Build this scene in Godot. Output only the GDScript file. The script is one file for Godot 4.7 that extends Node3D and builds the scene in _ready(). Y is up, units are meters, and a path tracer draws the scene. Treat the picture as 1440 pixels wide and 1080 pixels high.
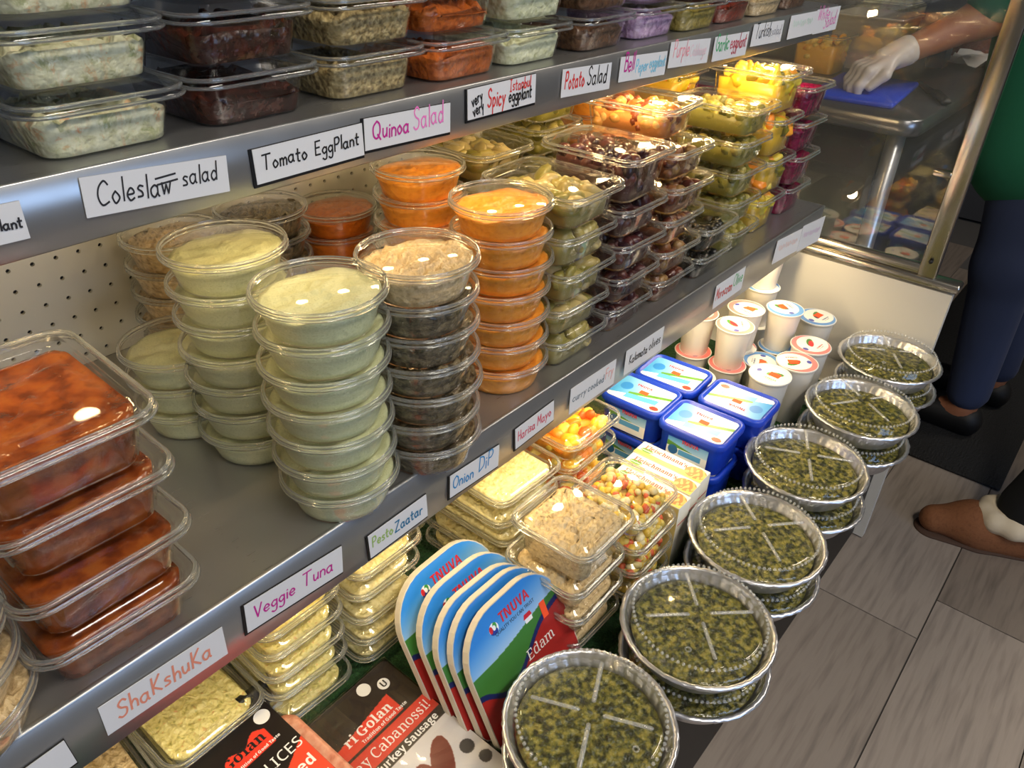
extends Node3D
# A refrigerated deli case: two steel shelves of clear tubs above a deck of quiches, cups and packs.
# Positions are written relative to the eye (x along the shelves, z out of the case, y up); O lifts them so that the floor is y = 0.
const O := Vector3(0, 1.3, 0)
const SH1 := -0.156     # upper shelf
const SH2 := -0.50      # lower shelf
const DECK := -0.86
const FLOOR := -1.3
var rng := RandomNumberGenerator.new()
var fnl := FastNoiseLite.new()
var M := {}
var used := {}
var cache := {}
var cam_right: Vector3
var cam_up: Vector3
var cam_fwd: Vector3

# ------------------------------------------------------------------ camera and placing
func eye_axes() -> void:
	var p := deg_to_rad(32.92)
	var y := deg_to_rad(39.21)
	var r := deg_to_rad(1.78)
	cam_fwd = Vector3(cos(p) * cos(y), -sin(p), -cos(p) * sin(y))
	var right := Vector3(sin(y), 0, cos(y))
	var up := right.cross(cam_fwd)
	cam_right = right * cos(r) + up * sin(r)
	cam_up = up * cos(r) - right * sin(r)

func px_ray(px: float, py: float) -> Vector3:
	return cam_right * ((px - 720.0) / 1081.0) - cam_up * ((py - 540.0) / 1081.0) + cam_fwd

func at_y(px: float, py: float, y: float) -> Vector3:
	var d := px_ray(px, py)
	return d * (y / d.y)

func at_z(px: float, py: float, z: float) -> Vector3:
	var d := px_ray(px, py)
	return d * (z / d.z)

# ------------------------------------------------------------------ naming
func numbered(n: String) -> String:
	if not used.has(n):
		used[n] = 0
		return n
	used[n] += 1
	return "%s_%03d" % [n, used[n]]

func thing(called: String, label: String, category: String, at: Vector3, group := "", turn := 0.0) -> Node3D:
	var o := Node3D.new()
	o.name = numbered(called)
	add_child(o)
	o.position = at + O
	o.rotation.y = turn
	o.set_meta("label", label)
	o.set_meta("category", category)
	if group: o.set_meta("group", group)
	return o

func part(parent: Node, called: String, mesh: Mesh, m: Material, at := Vector3.ZERO, kind := "") -> MeshInstance3D:
	var o := MeshInstance3D.new()
	o.name = called
	o.mesh = mesh
	o.material_override = m
	o.position = at
	if kind: o.set_meta("kind", kind)
	parent.add_child(o, true)
	return o

func structure(called: String, mesh: Mesh, m: Material, at: Vector3) -> MeshInstance3D:
	var o := MeshInstance3D.new()
	o.name = called
	o.mesh = mesh
	o.material_override = m
	o.set_meta("kind", "structure")
	add_child(o, true)
	o.position = at + O
	return o

# ------------------------------------------------------------------ materials
func mat(c: Color, rough := 0.6, metal := 0.0, spec := 0.5) -> StandardMaterial3D:
	var m := StandardMaterial3D.new()
	m.albedo_color = c
	m.roughness = rough
	m.metallic = metal
	m.metallic_specular = spec
	return m

func rgb(r: int, g: int, b: int) -> Color:
	return Color(r / 255.0, g / 255.0, b / 255.0)

func clear_plastic(alpha: float, c := Color(0.93, 0.94, 0.93), rough := 0.06) -> StandardMaterial3D:
	var m := mat(Color(c.r, c.g, c.b, alpha), rough)
	m.transparency = BaseMaterial3D.TRANSPARENCY_ALPHA
	return m

func ramp(cols: Array, stops := []) -> Gradient:
	var g := Gradient.new()
	var offs := PackedFloat32Array()
	var cc := PackedColorArray()
	for i in cols.size():
		offs.append(stops[i] if stops.size() else float(i) / (cols.size() - 1))
		cc.append(cols[i])
	g.offsets = offs
	g.colors = cc
	return g

func noise_tex(freq: float, size := 256, cols := [], stops := [], kind := FastNoiseLite.TYPE_SIMPLEX_SMOOTH, warp := 0.0, sd := 1, oct := 4) -> NoiseTexture2D:
	var n := FastNoiseLite.new()
	n.noise_type = kind
	n.frequency = freq
	n.seed = sd
	n.fractal_octaves = oct
	if warp > 0:
		n.domain_warp_enabled = true
		n.domain_warp_amplitude = warp
		n.domain_warp_frequency = freq * 0.7
	var t := NoiseTexture2D.new()
	t.width = size
	t.height = size
	t.seamless = true
	t.noise = n
	if cols.size(): t.color_ramp = ramp(cols, stops)
	return t

# a mottled food: colour patches of the food itself and a fine relief
func food(cols: Array, stops := [], mm := 6.0, rough := 0.45, relief := 0.12, kind := FastNoiseLite.TYPE_SIMPLEX_SMOOTH, warp := 0.0, sd := 1) -> StandardMaterial3D:
	var tile := 0.14
	var freq := (tile * 1000.0 / mm) / 384.0
	var m := mat(Color.WHITE, rough)
	m.albedo_texture = noise_tex(freq, 384, cols, stops, kind, warp, sd, 5)
	m.uv1_triplanar = true
	m.uv1_world_triplanar = true
	m.uv1_scale = Vector3.ONE / tile
	if relief > 0:
		if not cache.has("relief"): cache["relief"] = noise_tex(0.045, 256, [], [], FastNoiseLite.TYPE_SIMPLEX_SMOOTH, 0.0, 9)
		m.heightmap_enabled = true
		m.heightmap_texture = cache["relief"]
		m.heightmap_scale = relief
	return m

func chunk_mat(rough := 0.3) -> StandardMaterial3D:
	var m := mat(Color.WHITE, rough)
	m.vertex_color_use_as_albedo = true
	return m

# ------------------------------------------------------------------ mesh building
class Build:
	var v := PackedVector3Array()
	var uv := PackedVector2Array()
	var col := PackedColorArray()
	var idx := PackedInt32Array()
	var tint := Color.WHITE
	func put(p: Vector3, t := Vector2.ZERO) -> int:
		v.append(p)
		uv.append(t)
		col.append(tint)
		return v.size() - 1
	func tri(a: int, b: int, c: int) -> void:
		idx.append(a)
		idx.append(b)
		idx.append(c)
	func quad(a: int, b: int, c: int, d: int) -> void:
		tri(a, b, c)
		tri(a, c, d)
	# rings run anticlockwise seen from above (+y); listed from the bottom up they face outwards
	func loft(rings: Array, cap_first := false, cap_last := false) -> void:
		var n: int = rings[0].size()
		var s := v.size()
		for k in rings.size():
			for i in n:
				put(rings[k][i], Vector2(float(i) / n, float(k) / maxf(1.0, rings.size() - 1)))
		for k in rings.size() - 1:
			for i in n:
				var j := (i + 1) % n
				quad(s + k * n + i, s + (k + 1) * n + i, s + (k + 1) * n + j, s + k * n + j)
		if cap_first: fan(rings[0], true)
		if cap_last: fan(rings[rings.size() - 1], false)
	func fan(ring: PackedVector3Array, down: bool) -> void:
		var c := Vector3.ZERO
		for p in ring: c += p
		c /= ring.size()
		var s := v.size()
		for p in ring: put(p)
		var m := put(c)
		for i in ring.size():
			var j := (i + 1) % ring.size()
			if down: tri(m, s + i, s + j)
			else: tri(m, s + j, s + i)
	func box(lo: Vector3, hi: Vector3) -> void:
		var p := [Vector3(lo.x, lo.y, lo.z), Vector3(hi.x, lo.y, lo.z), Vector3(hi.x, lo.y, hi.z), Vector3(lo.x, lo.y, hi.z), Vector3(lo.x, hi.y, lo.z), Vector3(hi.x, hi.y, lo.z), Vector3(hi.x, hi.y, hi.z), Vector3(lo.x, hi.y, hi.z)]
		for f in [[4, 5, 6, 7], [1, 0, 3, 2], [7, 6, 2, 3], [5, 4, 0, 1], [6, 5, 1, 2], [4, 7, 3, 0]]:
			var a := put(p[f[0]], Vector2(0, 0))
			var b := put(p[f[1]], Vector2(1, 0))
			var c := put(p[f[2]], Vector2(1, 1))
			var d := put(p[f[3]], Vector2(0, 1))
			quad(a, b, c, d)
	func ellipsoid(c: Vector3, b: Basis, nu := 8, nv := 5) -> void:
		var rows := []
		for k in range(1, nv):
			var t := PI * k / nv
			var ring := PackedVector3Array()
			for i in nu:
				var a := -TAU * i / nu
				ring.append(c + b * Vector3(sin(t) * cos(a), -cos(t), sin(t) * sin(a)))
			rows.append(ring)
		var s := v.size()
		for r in rows:
			for p in r: put(p)
		var lo := put(c + b * Vector3(0, -1, 0))
		var hi := put(c + b * Vector3(0, 1, 0))
		for k in nv - 2:
			for i in nu:
				var j := (i + 1) % nu
				quad(s + k * nu + i, s + (k + 1) * nu + i, s + (k + 1) * nu + j, s + k * nu + j)
		for i in nu:
			var j := (i + 1) % nu
			tri(lo, s + i, s + j)
			tri(hi, s + (nv - 2) * nu + j, s + (nv - 2) * nu + i)
	func done(smooth := true) -> ArrayMesh:
		var st := SurfaceTool.new()
		st.begin(Mesh.PRIMITIVE_TRIANGLES)
		st.set_smooth_group(0 if smooth else -1)
		if smooth:
			for i in v.size():
				st.set_uv(uv[i])
				st.set_color(col[i])
				st.set_smooth_group(0)
				st.add_vertex(v[i])
			for i in idx: st.add_index(i)
		else:
			for i in idx:
				st.set_uv(uv[i])
				st.set_color(col[i])
				st.set_smooth_group(-1)
				st.add_vertex(v[i])
		st.generate_normals()
		return st.commit()

func circle(r: float, y: float, n := 40, wave := 0.0, waves := 0, phase := 0.0) -> PackedVector3Array:
	var out := PackedVector3Array()
	for i in n:
		var a := -TAU * i / n
		var q := r + (wave * cos(a * waves + phase) if waves else 0.0)
		out.append(Vector3(cos(a) * q, y, sin(a) * q))
	return out

# rounded rectangle; flute draws every other corner point inwards
func rr(hx: float, hz: float, r: float, y: float, flute := 0.0, per := 7) -> PackedVector3Array:
	var out := PackedVector3Array()
	r = minf(r, minf(hx, hz) * 0.98)
	for q in 4:
		var sx := 1.0 if q == 0 or q == 3 else -1.0
		var sz := -1.0 if q < 2 else 1.0
		for i in per:
			var a := -PI / 2 * (q + float(i) / (per - 1))
			var k := r - (flute if i % 2 == 1 else 0.0)
			out.append(Vector3(sx * (hx - r) + cos(a) * k, y, sz * (hz - r) + sin(a) * k))
	return out

func sized(ring: PackedVector3Array, s: float, y: float) -> PackedVector3Array:
	var out := PackedVector3Array()
	for p in ring: out.append(Vector3(p.x * s, y, p.z * s))
	return out

func joined(bands: Array, first := false, last := false, smooth := true) -> ArrayMesh:
	var b := Build.new()
	for i in bands.size():
		b.loft(bands[i], first and i == 0, last and i == bands.size() - 1)
	return b.done(smooth)

func box_mesh(size: Vector3, bevel := 0.0) -> Mesh:
	if bevel <= 0:
		var m := BoxMesh.new()
		m.size = size
		return m
	var h := size / 2
	var b := Build.new()
	b.loft([rr(h.x - bevel, h.z - bevel, bevel, -h.y, 0, 3), rr(h.x, h.z, bevel, -h.y + bevel, 0, 3)], true)
	b.loft([rr(h.x, h.z, bevel, -h.y + bevel, 0, 3), rr(h.x, h.z, bevel, h.y - bevel, 0, 3)])
	b.loft([rr(h.x, h.z, bevel, h.y - bevel, 0, 3), rr(h.x - bevel, h.z - bevel, bevel, h.y, 0, 3)], false, true)
	return b.done()

# food filling: a body between two outlines with an uneven top
func filling(bottom: PackedVector3Array, top: PackedVector3Array, y0: float, h: float, amp: float, scale: float, sd: int, tilt := Vector2.ZERO, dome := 0.0, ridges := 0.0) -> ArrayMesh:
	fnl.seed = sd
	fnl.frequency = scale
	var b := Build.new()
	var rings := []
	for k in 5:
		var t := k / 4.0
		var ring := PackedVector3Array()
		for i in top.size():
			var p := bottom[i].lerp(top[i], t)
			ring.append(Vector3(p.x, y0 + t * (h - y0), p.z))
		rings.append(ring)
	var tops := []
	for k in 14:
		var s := 1.0 - k / 14.0
		var ring := PackedVector3Array()
		for p in top:
			var x := p.x * s
			var z := p.z * s
			var y := h - ridges * absf(sin(x * 130.0 + 9.0 * fnl.get_noise_2d(z * 600, x * 300 + 77.0))) * (1.0 - s * s) + fnl.get_noise_2d(x * 1000, z * 1000) * amp * minf(1.0, k * 0.6 + 0.5) + x * tilt.x + z * tilt.y + dome * (1.0 - s * s)
			ring.append(Vector3(x, maxf(y, y0 + 0.004), z))
		tops.append(ring)
	rings[4] = tops[0]
	b.loft(rings, true)
	b.loft(tops, false, true)
	return b.done()

func rand_basis(r: Vector3) -> Basis:
	var b := Basis(Vector3(rng.randfn(), rng.randfn(), rng.randfn()).normalized(), rng.randf() * TAU)
	return b * Basis.from_scale(r)

# chunks packed against the walls and the top of a box-shaped tub, over a core of brine
func chunks(hx0: float, hz0: float, hx1: float, hz1: float, h: float, size: Vector3, count: int, pal: Array, core: Color, sd: int, top_rise := 0.0, flat := false) -> ArrayMesh:
	rng.seed = sd
	var b := Build.new()
	var r := (size.x + size.y + size.z) / 3
	for k in count:
		var t := sqrt(rng.randf())
		if rng.randf() < 0.42: t = 1.0
		var y := lerpf(0.006, h - r * 0.4, t)
		var hx := lerpf(hx0, hx1, y / h) - r
		var hz := lerpf(hz0, hz1, y / h) - r
		var p := Vector3(rng.randf_range(-hx, hx), y, rng.randf_range(-hz, hz))
		if t < 1.0:
			if rng.randf() < hz / (hx + hz): p.x = hx * signf(rng.randfn() )
			else: p.z = hz * signf(rng.randfn() + 0.4)
		else:
			p.y += top_rise * rng.randf() + rng.randf_range(-0.2, 0.4) * r
		b.tint = pal[rng.randi() % pal.size()].srgb_to_linear()
		b.ellipsoid(p, rand_basis(size * rng.randf_range(0.8, 1.15)))
	b.tint = core.srgb_to_linear()
	b.loft([rr(hx0 - 0.0018, hz0 - 0.0018, 0.012, 0.002), rr(lerpf(hx0, hx1, 0.85) - 0.0025, lerpf(hz0, hz1, 0.85) - 0.0025, 0.014, h * 0.85)], true, true)
	return b.done()

# ------------------------------------------------------------------ handwriting
const STROKES := {
	"a": ".42,.4 .25,.5 .05,.35 .08,.1 .25,0 .42,.2|.42,.5 .42,.12 .5,0", "b": ".08,1 .08,0|.08,.3 .25,.5 .42,.3 .3,.02 .08,.08",
	"c": ".4,.42 .22,.5 .05,.25 .2,0 .42,.08", "d": ".42,.38 .22,.5 .05,.25 .2,0 .42,.15|.42,1 .42,0",
	"e": ".05,.25 .4,.28 .35,.46 .2,.5 .05,.25 .2,0 .42,.08", "g": ".42,.4 .22,.5 .05,.28 .2,.05 .42,.2|.42,.5 .42,-.25 .25,-.4 .06,-.28",
	"h": ".08,1 .08,0|.08,.3 .25,.5 .4,.35 .4,0", "i": ".1,.5 .1,0|.1,.68 .11,.73", "k": ".08,1 .08,0|.38,.5 .1,.22|.1,.22 .4,0", "l": ".1,1 .1,0",
	"m": ".06,.5 .06,0|.06,.35 .2,.5 .3,.35 .3,0|.3,.35 .45,.5 .56,.35 .56,0", "n": ".06,.5 .06,0|.06,.35 .22,.5 .4,.35 .4,0", "o": ".22,.5 .05,.28 .2,0 .42,.22 .22,.5",
	"p": ".08,.5 .08,-.4|.08,.35 .25,.5 .42,.28 .25,.02 .08,.1", "r": ".08,.5 .08,0|.08,.3 .2,.48 .36,.46", "s": ".38,.45 .2,.5 .1,.38 .3,.22 .32,.06 .06,.04",
	"t": ".18,.85 .18,.1 .34,.02|.02,.55 .36,.55", "u": ".06,.5 .08,.12 .22,0 .4,.2|.4,.5 .4,0", "v": ".05,.5 .2,0|.2,0 .38,.5", "w": ".04,.5 .14,0|.14,0 .28,.4|.28,.4 .4,0|.4,0 .54,.5",
	"y": ".05,.5 .22,.05|.42,.5 .22,.02 .08,-.38", "z": ".05,.48 .4,.48|.4,.48 .06,.02|.06,.02 .42,.02", "~": "0,.2 .15,.45 .3,.1 .45,.4 .6,.1 .75,.4 .9,.2",
	"C": ".6,.82 .4,1 .12,.75 .06,.35 .25,.02 .6,.12", "T": ".32,1 .3,0|0,.98 .66,1", "E": ".1,1 .1,0|.1,.98 .52,1|.1,.52 .46,.54|.1,.02 .54,.02", "P": ".1,1 .1,0|.1,.98 .4,1 .52,.76 .38,.52 .1,.5",
	"Q": ".35,1 .06,.7 .1,.2 .38,.02 .62,.35 .58,.8 .35,1|.42,.25 .7,-.08", "S": ".52,.85 .34,1 .12,.82 .22,.58 .48,.4 .44,.1 .22,0 .04,.14", "I": ".15,1 .15,0|0,1 .3,1|0,0 .3,0",
	"B": ".1,1 .1,0|.1,1 .42,.95 .4,.6 .1,.55|.1,.55 .5,.48 .46,.05 .1,0", "V": ".04,1 .28,0|.28,0 .54,1", "O": ".35,1 .06,.7 .1,.2 .38,.02 .62,.35 .58,.8 .35,1", "D": ".1,1 .1,0|.1,1 .5,.85 .56,.3 .1,0",
	"H": ".1,1 .1,0|.52,1 .52,0|.1,.5 .52,.52", "M": ".06,0 .1,1|.1,1 .34,.35|.34,.35 .58,1|.58,1 .62,0", "F": ".1,1 .1,0|.1,.98 .52,1|.1,.52 .44,.54", "K": ".1,1 .1,0|.52,1 .12,.42|.12,.42 .56,0", "Z": ".05,1 .55,1|.55,1 .04,.02|.04,.02 .58,.02",
	"G": ".58,.85 .36,1 .08,.7 .1,.2 .38,0 .6,.2 .58,.48 .36,.46", "W": ".02,1 .18,0|.18,0 .36,.75|.36,.75 .52,0|.52,0 .72,1", "A": ".02,0 .3,1|.3,1 .58,0|.12,.38 .48,.38", "L": ".1,1 .1,0|.1,.02 .5,.02", "!": ".1,1 .1,.3|.1,.05 .1,.02", "-": "0,.9 .9,1",
}

func write_hand(text: String, width: float, ink: float, sd: int) -> ArrayMesh:
	rng.seed = sd
	var b := Build.new()
	var x := 0.0
	var lines := []
	for ch in text:
		if ch == " ":
			x += 0.3
			continue
		var far := 0.0
		var drop := rng.randf_range(-0.05, 0.05)
		for stroke in STROKES[ch].split("|"):
			var pts := []
			for s in stroke.split(" "):
				var q: PackedStringArray = s.split(",")
				far = maxf(far, float(q[0]))
				pts.append(Vector2(x + float(q[0]) + float(q[1]) * 0.08, float(q[1]) + drop))
			lines.append(pts)
		x += far + 0.13
	var k := width / x
	for pts in lines:
		var path := []
		for i in pts.size() - 1:
			var p0: Vector2 = pts[maxi(0, i - 1)]
			var p3: Vector2 = pts[mini(pts.size() - 1, i + 2)]
			for s in 6:
				path.append(pts[i].cubic_interpolate(pts[i + 1], p0, p3, s / 6.0) * k)
		path.append(pts[pts.size() - 1] * k)
		for i in path.size() - 1:
			var d: Vector2 = (path[i + 1] - path[i]).normalized()
			var nrm := Vector2(-d.y, d.x) * ink
			d *= ink * 0.5
			var c := []
			for q in [path[i] - d + nrm, path[i + 1] + d + nrm, path[i + 1] + d - nrm, path[i] - d - nrm]:
				c.append(b.put(Vector3(q.x, q.y, b.v.size() * 5e-7)))
			b.quad(c[0], c[1], c[2], c[3])
	return b.done()

func sign_font(names: Array, weight := 400, italic := false) -> SystemFont:
	var f := SystemFont.new()
	f.font_names = PackedStringArray(names)
	f.font_weight = weight
	f.font_italic = italic
	return f

# printed letters lying in the xy plane, centred, of the given width
func print_text(parent: Node, text: String, width: float, m: Material, at: Transform3D, serif := false, bold := true, squash := 1.0) -> void:
	var key := "t" + text + str(serif) + str(bold)
	if not cache.has(key):
		var t := TextMesh.new()
		t.text = text
		t.font = sign_font(["Droid Serif" if serif else "Droid Sans"], 700 if bold else 400)
		t.font_size = 24
		t.pixel_size = 0.001
		t.depth = 0.003
		t.curve_step = 2.0
		cache[key] = t
	var mesh: TextMesh = cache[key]
	var w := maxf(mesh.get_aabb().size.x, 0.001)
	var o := part(parent, "lettering", mesh, m)
	o.transform = at * Transform3D(Basis.from_scale(Vector3(width / w, width / w * squash, 0.06)), Vector3.ZERO)

# ------------------------------------------------------------------ containers
func level(i: int, n: int) -> String:
	if n == 1: return "single"
	if i == n - 1: return "topmost"
	if i == 0: return "lowest"
	return ["", "second from top", "third from top", "fourth from top", "fifth from top", "sixth from top"][n - 1 - i]

const TR := 0.0585
const TP := 0.0315

func tub_meshes() -> void:
	var wall := [[circle(0.0455, 0.0), circle(0.047, 0.002), circle(0.049, 0.012), circle(0.0535, 0.0275), circle(0.0545, 0.0298)]]
	cache["tub"] = joined(wall, true)
	cache["tub_lid"] = joined([[circle(0.0560, 0.0352), circle(0.0538, 0.0318)], [circle(0.0538, 0.0318), circle(0.051, 0.0314), circle(0.050, 0.0320)]], false, true)
	var b := Build.new()
	for q in [[0.0572, 0.0350, 0.0020, 0.0017], [0.0582, 0.0306, 0.0017, 0.0014]]:
		var rings := []
		for i in 9: rings.append(circle(q[0] + q[2] * cos(-TAU * i / 8), q[1] - q[3] * sin(-TAU * i / 8), 48))
		b.loft(rings)
	cache["tub_rim"] = b.done()
	for k in 4:
		var tilt := [Vector2(0.03, 0.06), Vector2(0.05, 0.05), Vector2(-0.02, 0.08), Vector2(0.06, 0.03)]
		cache["tub_fill%d" % k] = filling(circle(0.0448, 0), circle(0.0528, 0), 0.0012, 0.0262, 0.0055, 0.035, 10 + k, tilt[k], 0.0, 0.0016)
		cache["tub_rough%d" % k] = filling(circle(0.0448, 0), circle(0.0528, 0), 0.0012, 0.0262, 0.009, 0.085, 20 + k, tilt[k], 0.001)

func tub_stack(base: Vector3, n: int, f: Material, what: String, where: String, group: String, rough := false, last: Material = null) -> void:
	rng.seed = hash(where)
	for i in n:
		var p := base + Vector3(rng.randf_range(-0.0016, 0.0016), i * TP, rng.randf_range(-0.0016, 0.0016))
		var t := thing("dip_tub", "round tub of %s, %s, %s" % [what, level(i, n), where], "tub", p, group, rng.randf() * 0.3 - 0.15)
		t.scale = Vector3(0.955, 1, 0.955)
		part(t, "bowl", cache["tub"], M.clear)
		var lid := part(t, "lid", cache["tub_lid"], M.clear)
		part(lid, "rim", cache["tub_rim"], M.rim, Vector3.ZERO, "stuff")
		part(t, "filling", cache[("tub_rough%d" if rough else "tub_fill%d") % ((i + n) % 4)], last if last and i == n - 1 else f)

# rectangular hinged container of height p (its lid carries the next one)
func shell_meshes(hx: float, hz: float, p: float) -> String:
	var key := "sh%.4f_%.4f_%.4f" % [hx, hz, p]
	if cache.has(key): return key
	cache[key] = true
	var c := 0.022
	cache[key + "b"] = joined([[rr(hx * 0.76 - 0.002, hz * 0.8 - 0.002, c * 0.7, 0), rr(hx * 0.76, hz * 0.8, c * 0.7, 0.003, 0.0012), rr(hx - 0.009, hz - 0.009, c * 0.9, p - 0.014, 0.0014)], [rr(hx - 0.009, hz - 0.009, c * 0.9, p - 0.014), rr(hx - 0.007, hz - 0.007, c, p - 0.0115), rr(hx - 0.001, hz - 0.001, c, p - 0.011)]], true)
	var b := Build.new()
	for q in [[0.0014, p - 0.0058, 0.0021, 0.0017], [0.0, p - 0.0108, 0.0019, 0.0013]]:
		var rings := []
		for i in 7:
			var e: float = -q[0] + q[2] * cos(-TAU * i / 6)
			rings.append(rr(hx + e, hz + e, c + e, q[1] - q[3] * sin(-TAU * i / 6)))
		b.loft(rings)
	cache[key + "m"] = b.done()
	b = Build.new()
	b.loft([rr(hx + 0.001, hz + 0.001, c, p - 0.0108), rr(hx - 0.0002, hz - 0.0002, c, p - 0.0056), rr(hx - 0.0045, hz - 0.0045, c, p - 0.0055), rr(hx - 0.0062, hz - 0.0062, c, p - 0.008), rr(hx - 0.0085, hz - 0.0085, c, p - 0.008), rr(hx - 0.0115, hz - 0.0115, c * 0.9, p - 0.0012), rr(hx - 0.013, hz - 0.013, c * 0.9, p - 0.0008)], false, true)
	cache[key + "l"] = b.done()
	# stacking ribs on the lid and the pull tab
	b = Build.new()
	for s in [[1, 0], [-1, 0], [0, 1], [0, -1]]:
		var w := Vector3(0.0015, 0.0016, hz * 0.3) if s[0] else Vector3(hx * 0.32, 0.0016, 0.0015)
		var at := Vector3(s[0] * hx * 0.78, p - 0.001, s[1] * hz * 0.82)
		b.box(at - Vector3(w.x, 0, w.z), at + Vector3(w.x, w.y, w.z))
	cache[key + "r"] = b.done(false)
	b = Build.new()
	b.box(Vector3(-hx * 0.28, p - 0.0105, -hz - 0.007), Vector3(hx * 0.28, p - 0.0095, -hz + 0.001))
	cache[key + "t"] = b.done(false)
	return key

func shell_fill(hx: float, hz: float, p: float, how: Dictionary, v: int) -> Mesh:
	var key := "f%s_%.4f_%.4f_%.4f_%d" % [how.name, hx, hz, p, v]
	if cache.has(key): return cache[key]
	var m: Mesh
	if how.has("pal"):
		m = chunks(hx * 0.76 - 0.002, hz * 0.8 - 0.002, hx - 0.012, hz - 0.012, (p - 0.014) * how.get("full", 0.95), how.size, how.count, how.pal, how.core, hash(how.name) % 1000 + v, how.get("rise", 0.0))
	else:
		m = filling(rr(hx * 0.76 - 0.002, hz * 0.8 - 0.002, 0.014, 0), rr(hx - 0.0115, hz - 0.0115, 0.018, 0), 0.0015, (p - 0.014) * how.get("full", 0.95), how.get("amp", 0.006), how.get("freq", 0.05), hash(how.name) % 1000 + v, Vector2(rng.randf_range(-0.06, 0.06), rng.randf_range(-0.06, 0.06)), how.get("dome", 0.002))
	cache[key] = m
	return m

func shell(base: Vector3, hx: float, hz: float, p: float, how: Dictionary, label: String, group: String, v := 0, turn := 0.0, open_top := true) -> Node3D:
	var key := shell_meshes(hx, hz, p)
	var t := thing(how.get("called", "salad_container"), label, "container", base, group, turn)
	part(t, "bowl", cache[key + "b"], M.clear)
	var lid := part(t, "lid", cache[key + "l"], M.clear)
	part(lid, "rim", cache[key + "m"], M.rim, Vector3.ZERO, "stuff")
	if open_top: part(lid, "stacking_rib", cache[key + "r"], M.clear, Vector3.ZERO, "stuff")
	part(t, "pull_tab", cache[key + "t"], M.clear)
	part(t, "filling", shell_fill(hx, hz, p, how, v), how.mat, Vector3.ZERO, "stuff" if how.has("pal") else "")
	return t

func shell_stack(base: Vector3, n: int, hx: float, hz: float, pitches, how: Dictionary, where: String, group: String) -> void:
	rng.seed = hash(where + "s")
	var y := 0.0
	for i in n:
		var p: float = pitches[i] if pitches is Array else pitches
		var jit := Vector3(rng.randf_range(-0.003, 0.003), y, rng.randf_range(-0.004, 0.004))
		shell(base + jit, hx, hz, p, how, "container of %s, %s, %s" % [how.what, level(i, n), where], group, (i + n) % 3, rng.randf_range(-0.03, 0.03), i == n - 1)
		y += p + 0.0004

# ------------------------------------------------------------------ the scene
func _ready() -> void:
	rng.seed = 7
	eye_axes()
	# camera
	var cam := Camera3D.new()
	cam.name = "camera"
	cam.fov = rad_to_deg(2 * atan(540.0 / 1081.0))
	cam.near = 0.02
	cam.far = 60
	add_child(cam)
	cam.transform = Transform3D(Basis(cam_right, cam_up, -cam_fwd), O)
	cam.current = true
	# environment and exposure
	var env := Environment.new()
	env.background_mode = Environment.BG_COLOR
	env.background_color = Color(0.02, 0.02, 0.022)
	env.tonemap_mode = Environment.TONE_MAPPER_LINEAR
	env.tonemap_exposure = 1.34
	env.sdfgi_enabled = true
	env.ssao_enabled = true
	env.ssil_enabled = true
	var we := WorldEnvironment.new()
	we.name = "environment"
	we.environment = env
	add_child(we)
	# ceiling lights of the shop
	ceiling_light(Vector3(0.3, 1.38, 0.85), Vector2(1.2, 0.3), 2.3, Color(1.0, 0.96, 0.9), "white ceiling panel light over the deli case aisle")
	ceiling_light(Vector3(2.4, 1.38, 0.9), Vector2(1.2, 0.3), 1.8, Color(1.0, 0.95, 0.88), "white ceiling panel light over the prep counter end")
	ceiling_light(Vector3(-1.2, 1.38, 1.9), Vector2(1.2, 0.3), 1.4, Color(1.0, 0.96, 0.9), "white ceiling panel light near the added window")
	materials()
	room()
	case()
	tub_meshes()
	upper_shelf()
	lower_shelf()
	deck_goods()
	labels()
	counter_side()
	people()

func ceiling_light(at: Vector3, size: Vector2, energy: float, c: Color, label: String) -> void:
	var t := thing("ceiling_light", label, "light", at, "ceiling panel lights")
	part(t, "frame", box_mesh(Vector3(size.x + 0.04, 0.03, size.y + 0.04)), mat(Color(0.85, 0.85, 0.85)), Vector3(0, 0.005, 0))
	var glow := mat(Color(0.9, 0.9, 0.9))
	glow.emission_enabled = true
	glow.emission = c
	glow.emission_energy_multiplier = 3.0
	part(t, "diffuser", box_mesh(Vector3(size.x, 0.008, size.y)), glow, Vector3(0, -0.014, 0))
	var l := AreaLight3D.new()
	l.name = "panel_light"
	l.area_size = size
	l.light_energy = energy
	l.light_color = c
	l.shadow_enabled = true
	l.area_range = 12.0
	t.add_child(l, true)
	l.position = Vector3(0, -0.022, 0)
	l.rotation.x = -PI / 2

func led_strip(parent: Node3D, x0: float, x1: float, y: float, z: float, energy: float, c: Color) -> void:
	var glow := mat(Color(0.9, 0.88, 0.8))
	glow.emission_enabled = true
	glow.emission = c
	glow.emission_energy_multiplier = 4.0
	part(parent, "led_channel", box_mesh(Vector3(x1 - x0 + 0.01, 0.008, 0.022)), M.steel, Vector3((x0 + x1) / 2, y + 0.007, z))
	var n := 20
	for i in n:
		var d := part(parent, "led_diode", shared_box(Vector3(0.007, 0.003, 0.007)), glow, Vector3(x0 + (i + 0.5) * (x1 - x0) / n, y + 0.0018, z))
		d.rotation.x = 0
	var k := 20
	for i in k:
		var l := OmniLight3D.new()
		l.name = "led_light"
		var t := (i + 0.5) / k
		l.light_energy = energy * (0.55 if t < 0.4 else 0.85 if t < 0.65 else 1.7) / k
		l.light_color = c
		l.light_size = 0.005
		l.omni_range = 6.0
		l.omni_attenuation = 2.0
		l.shadow_enabled = true
		parent.add_child(l, true)
		l.position = Vector3(lerpf(x0, x1, t), y - 0.008, z)

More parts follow.
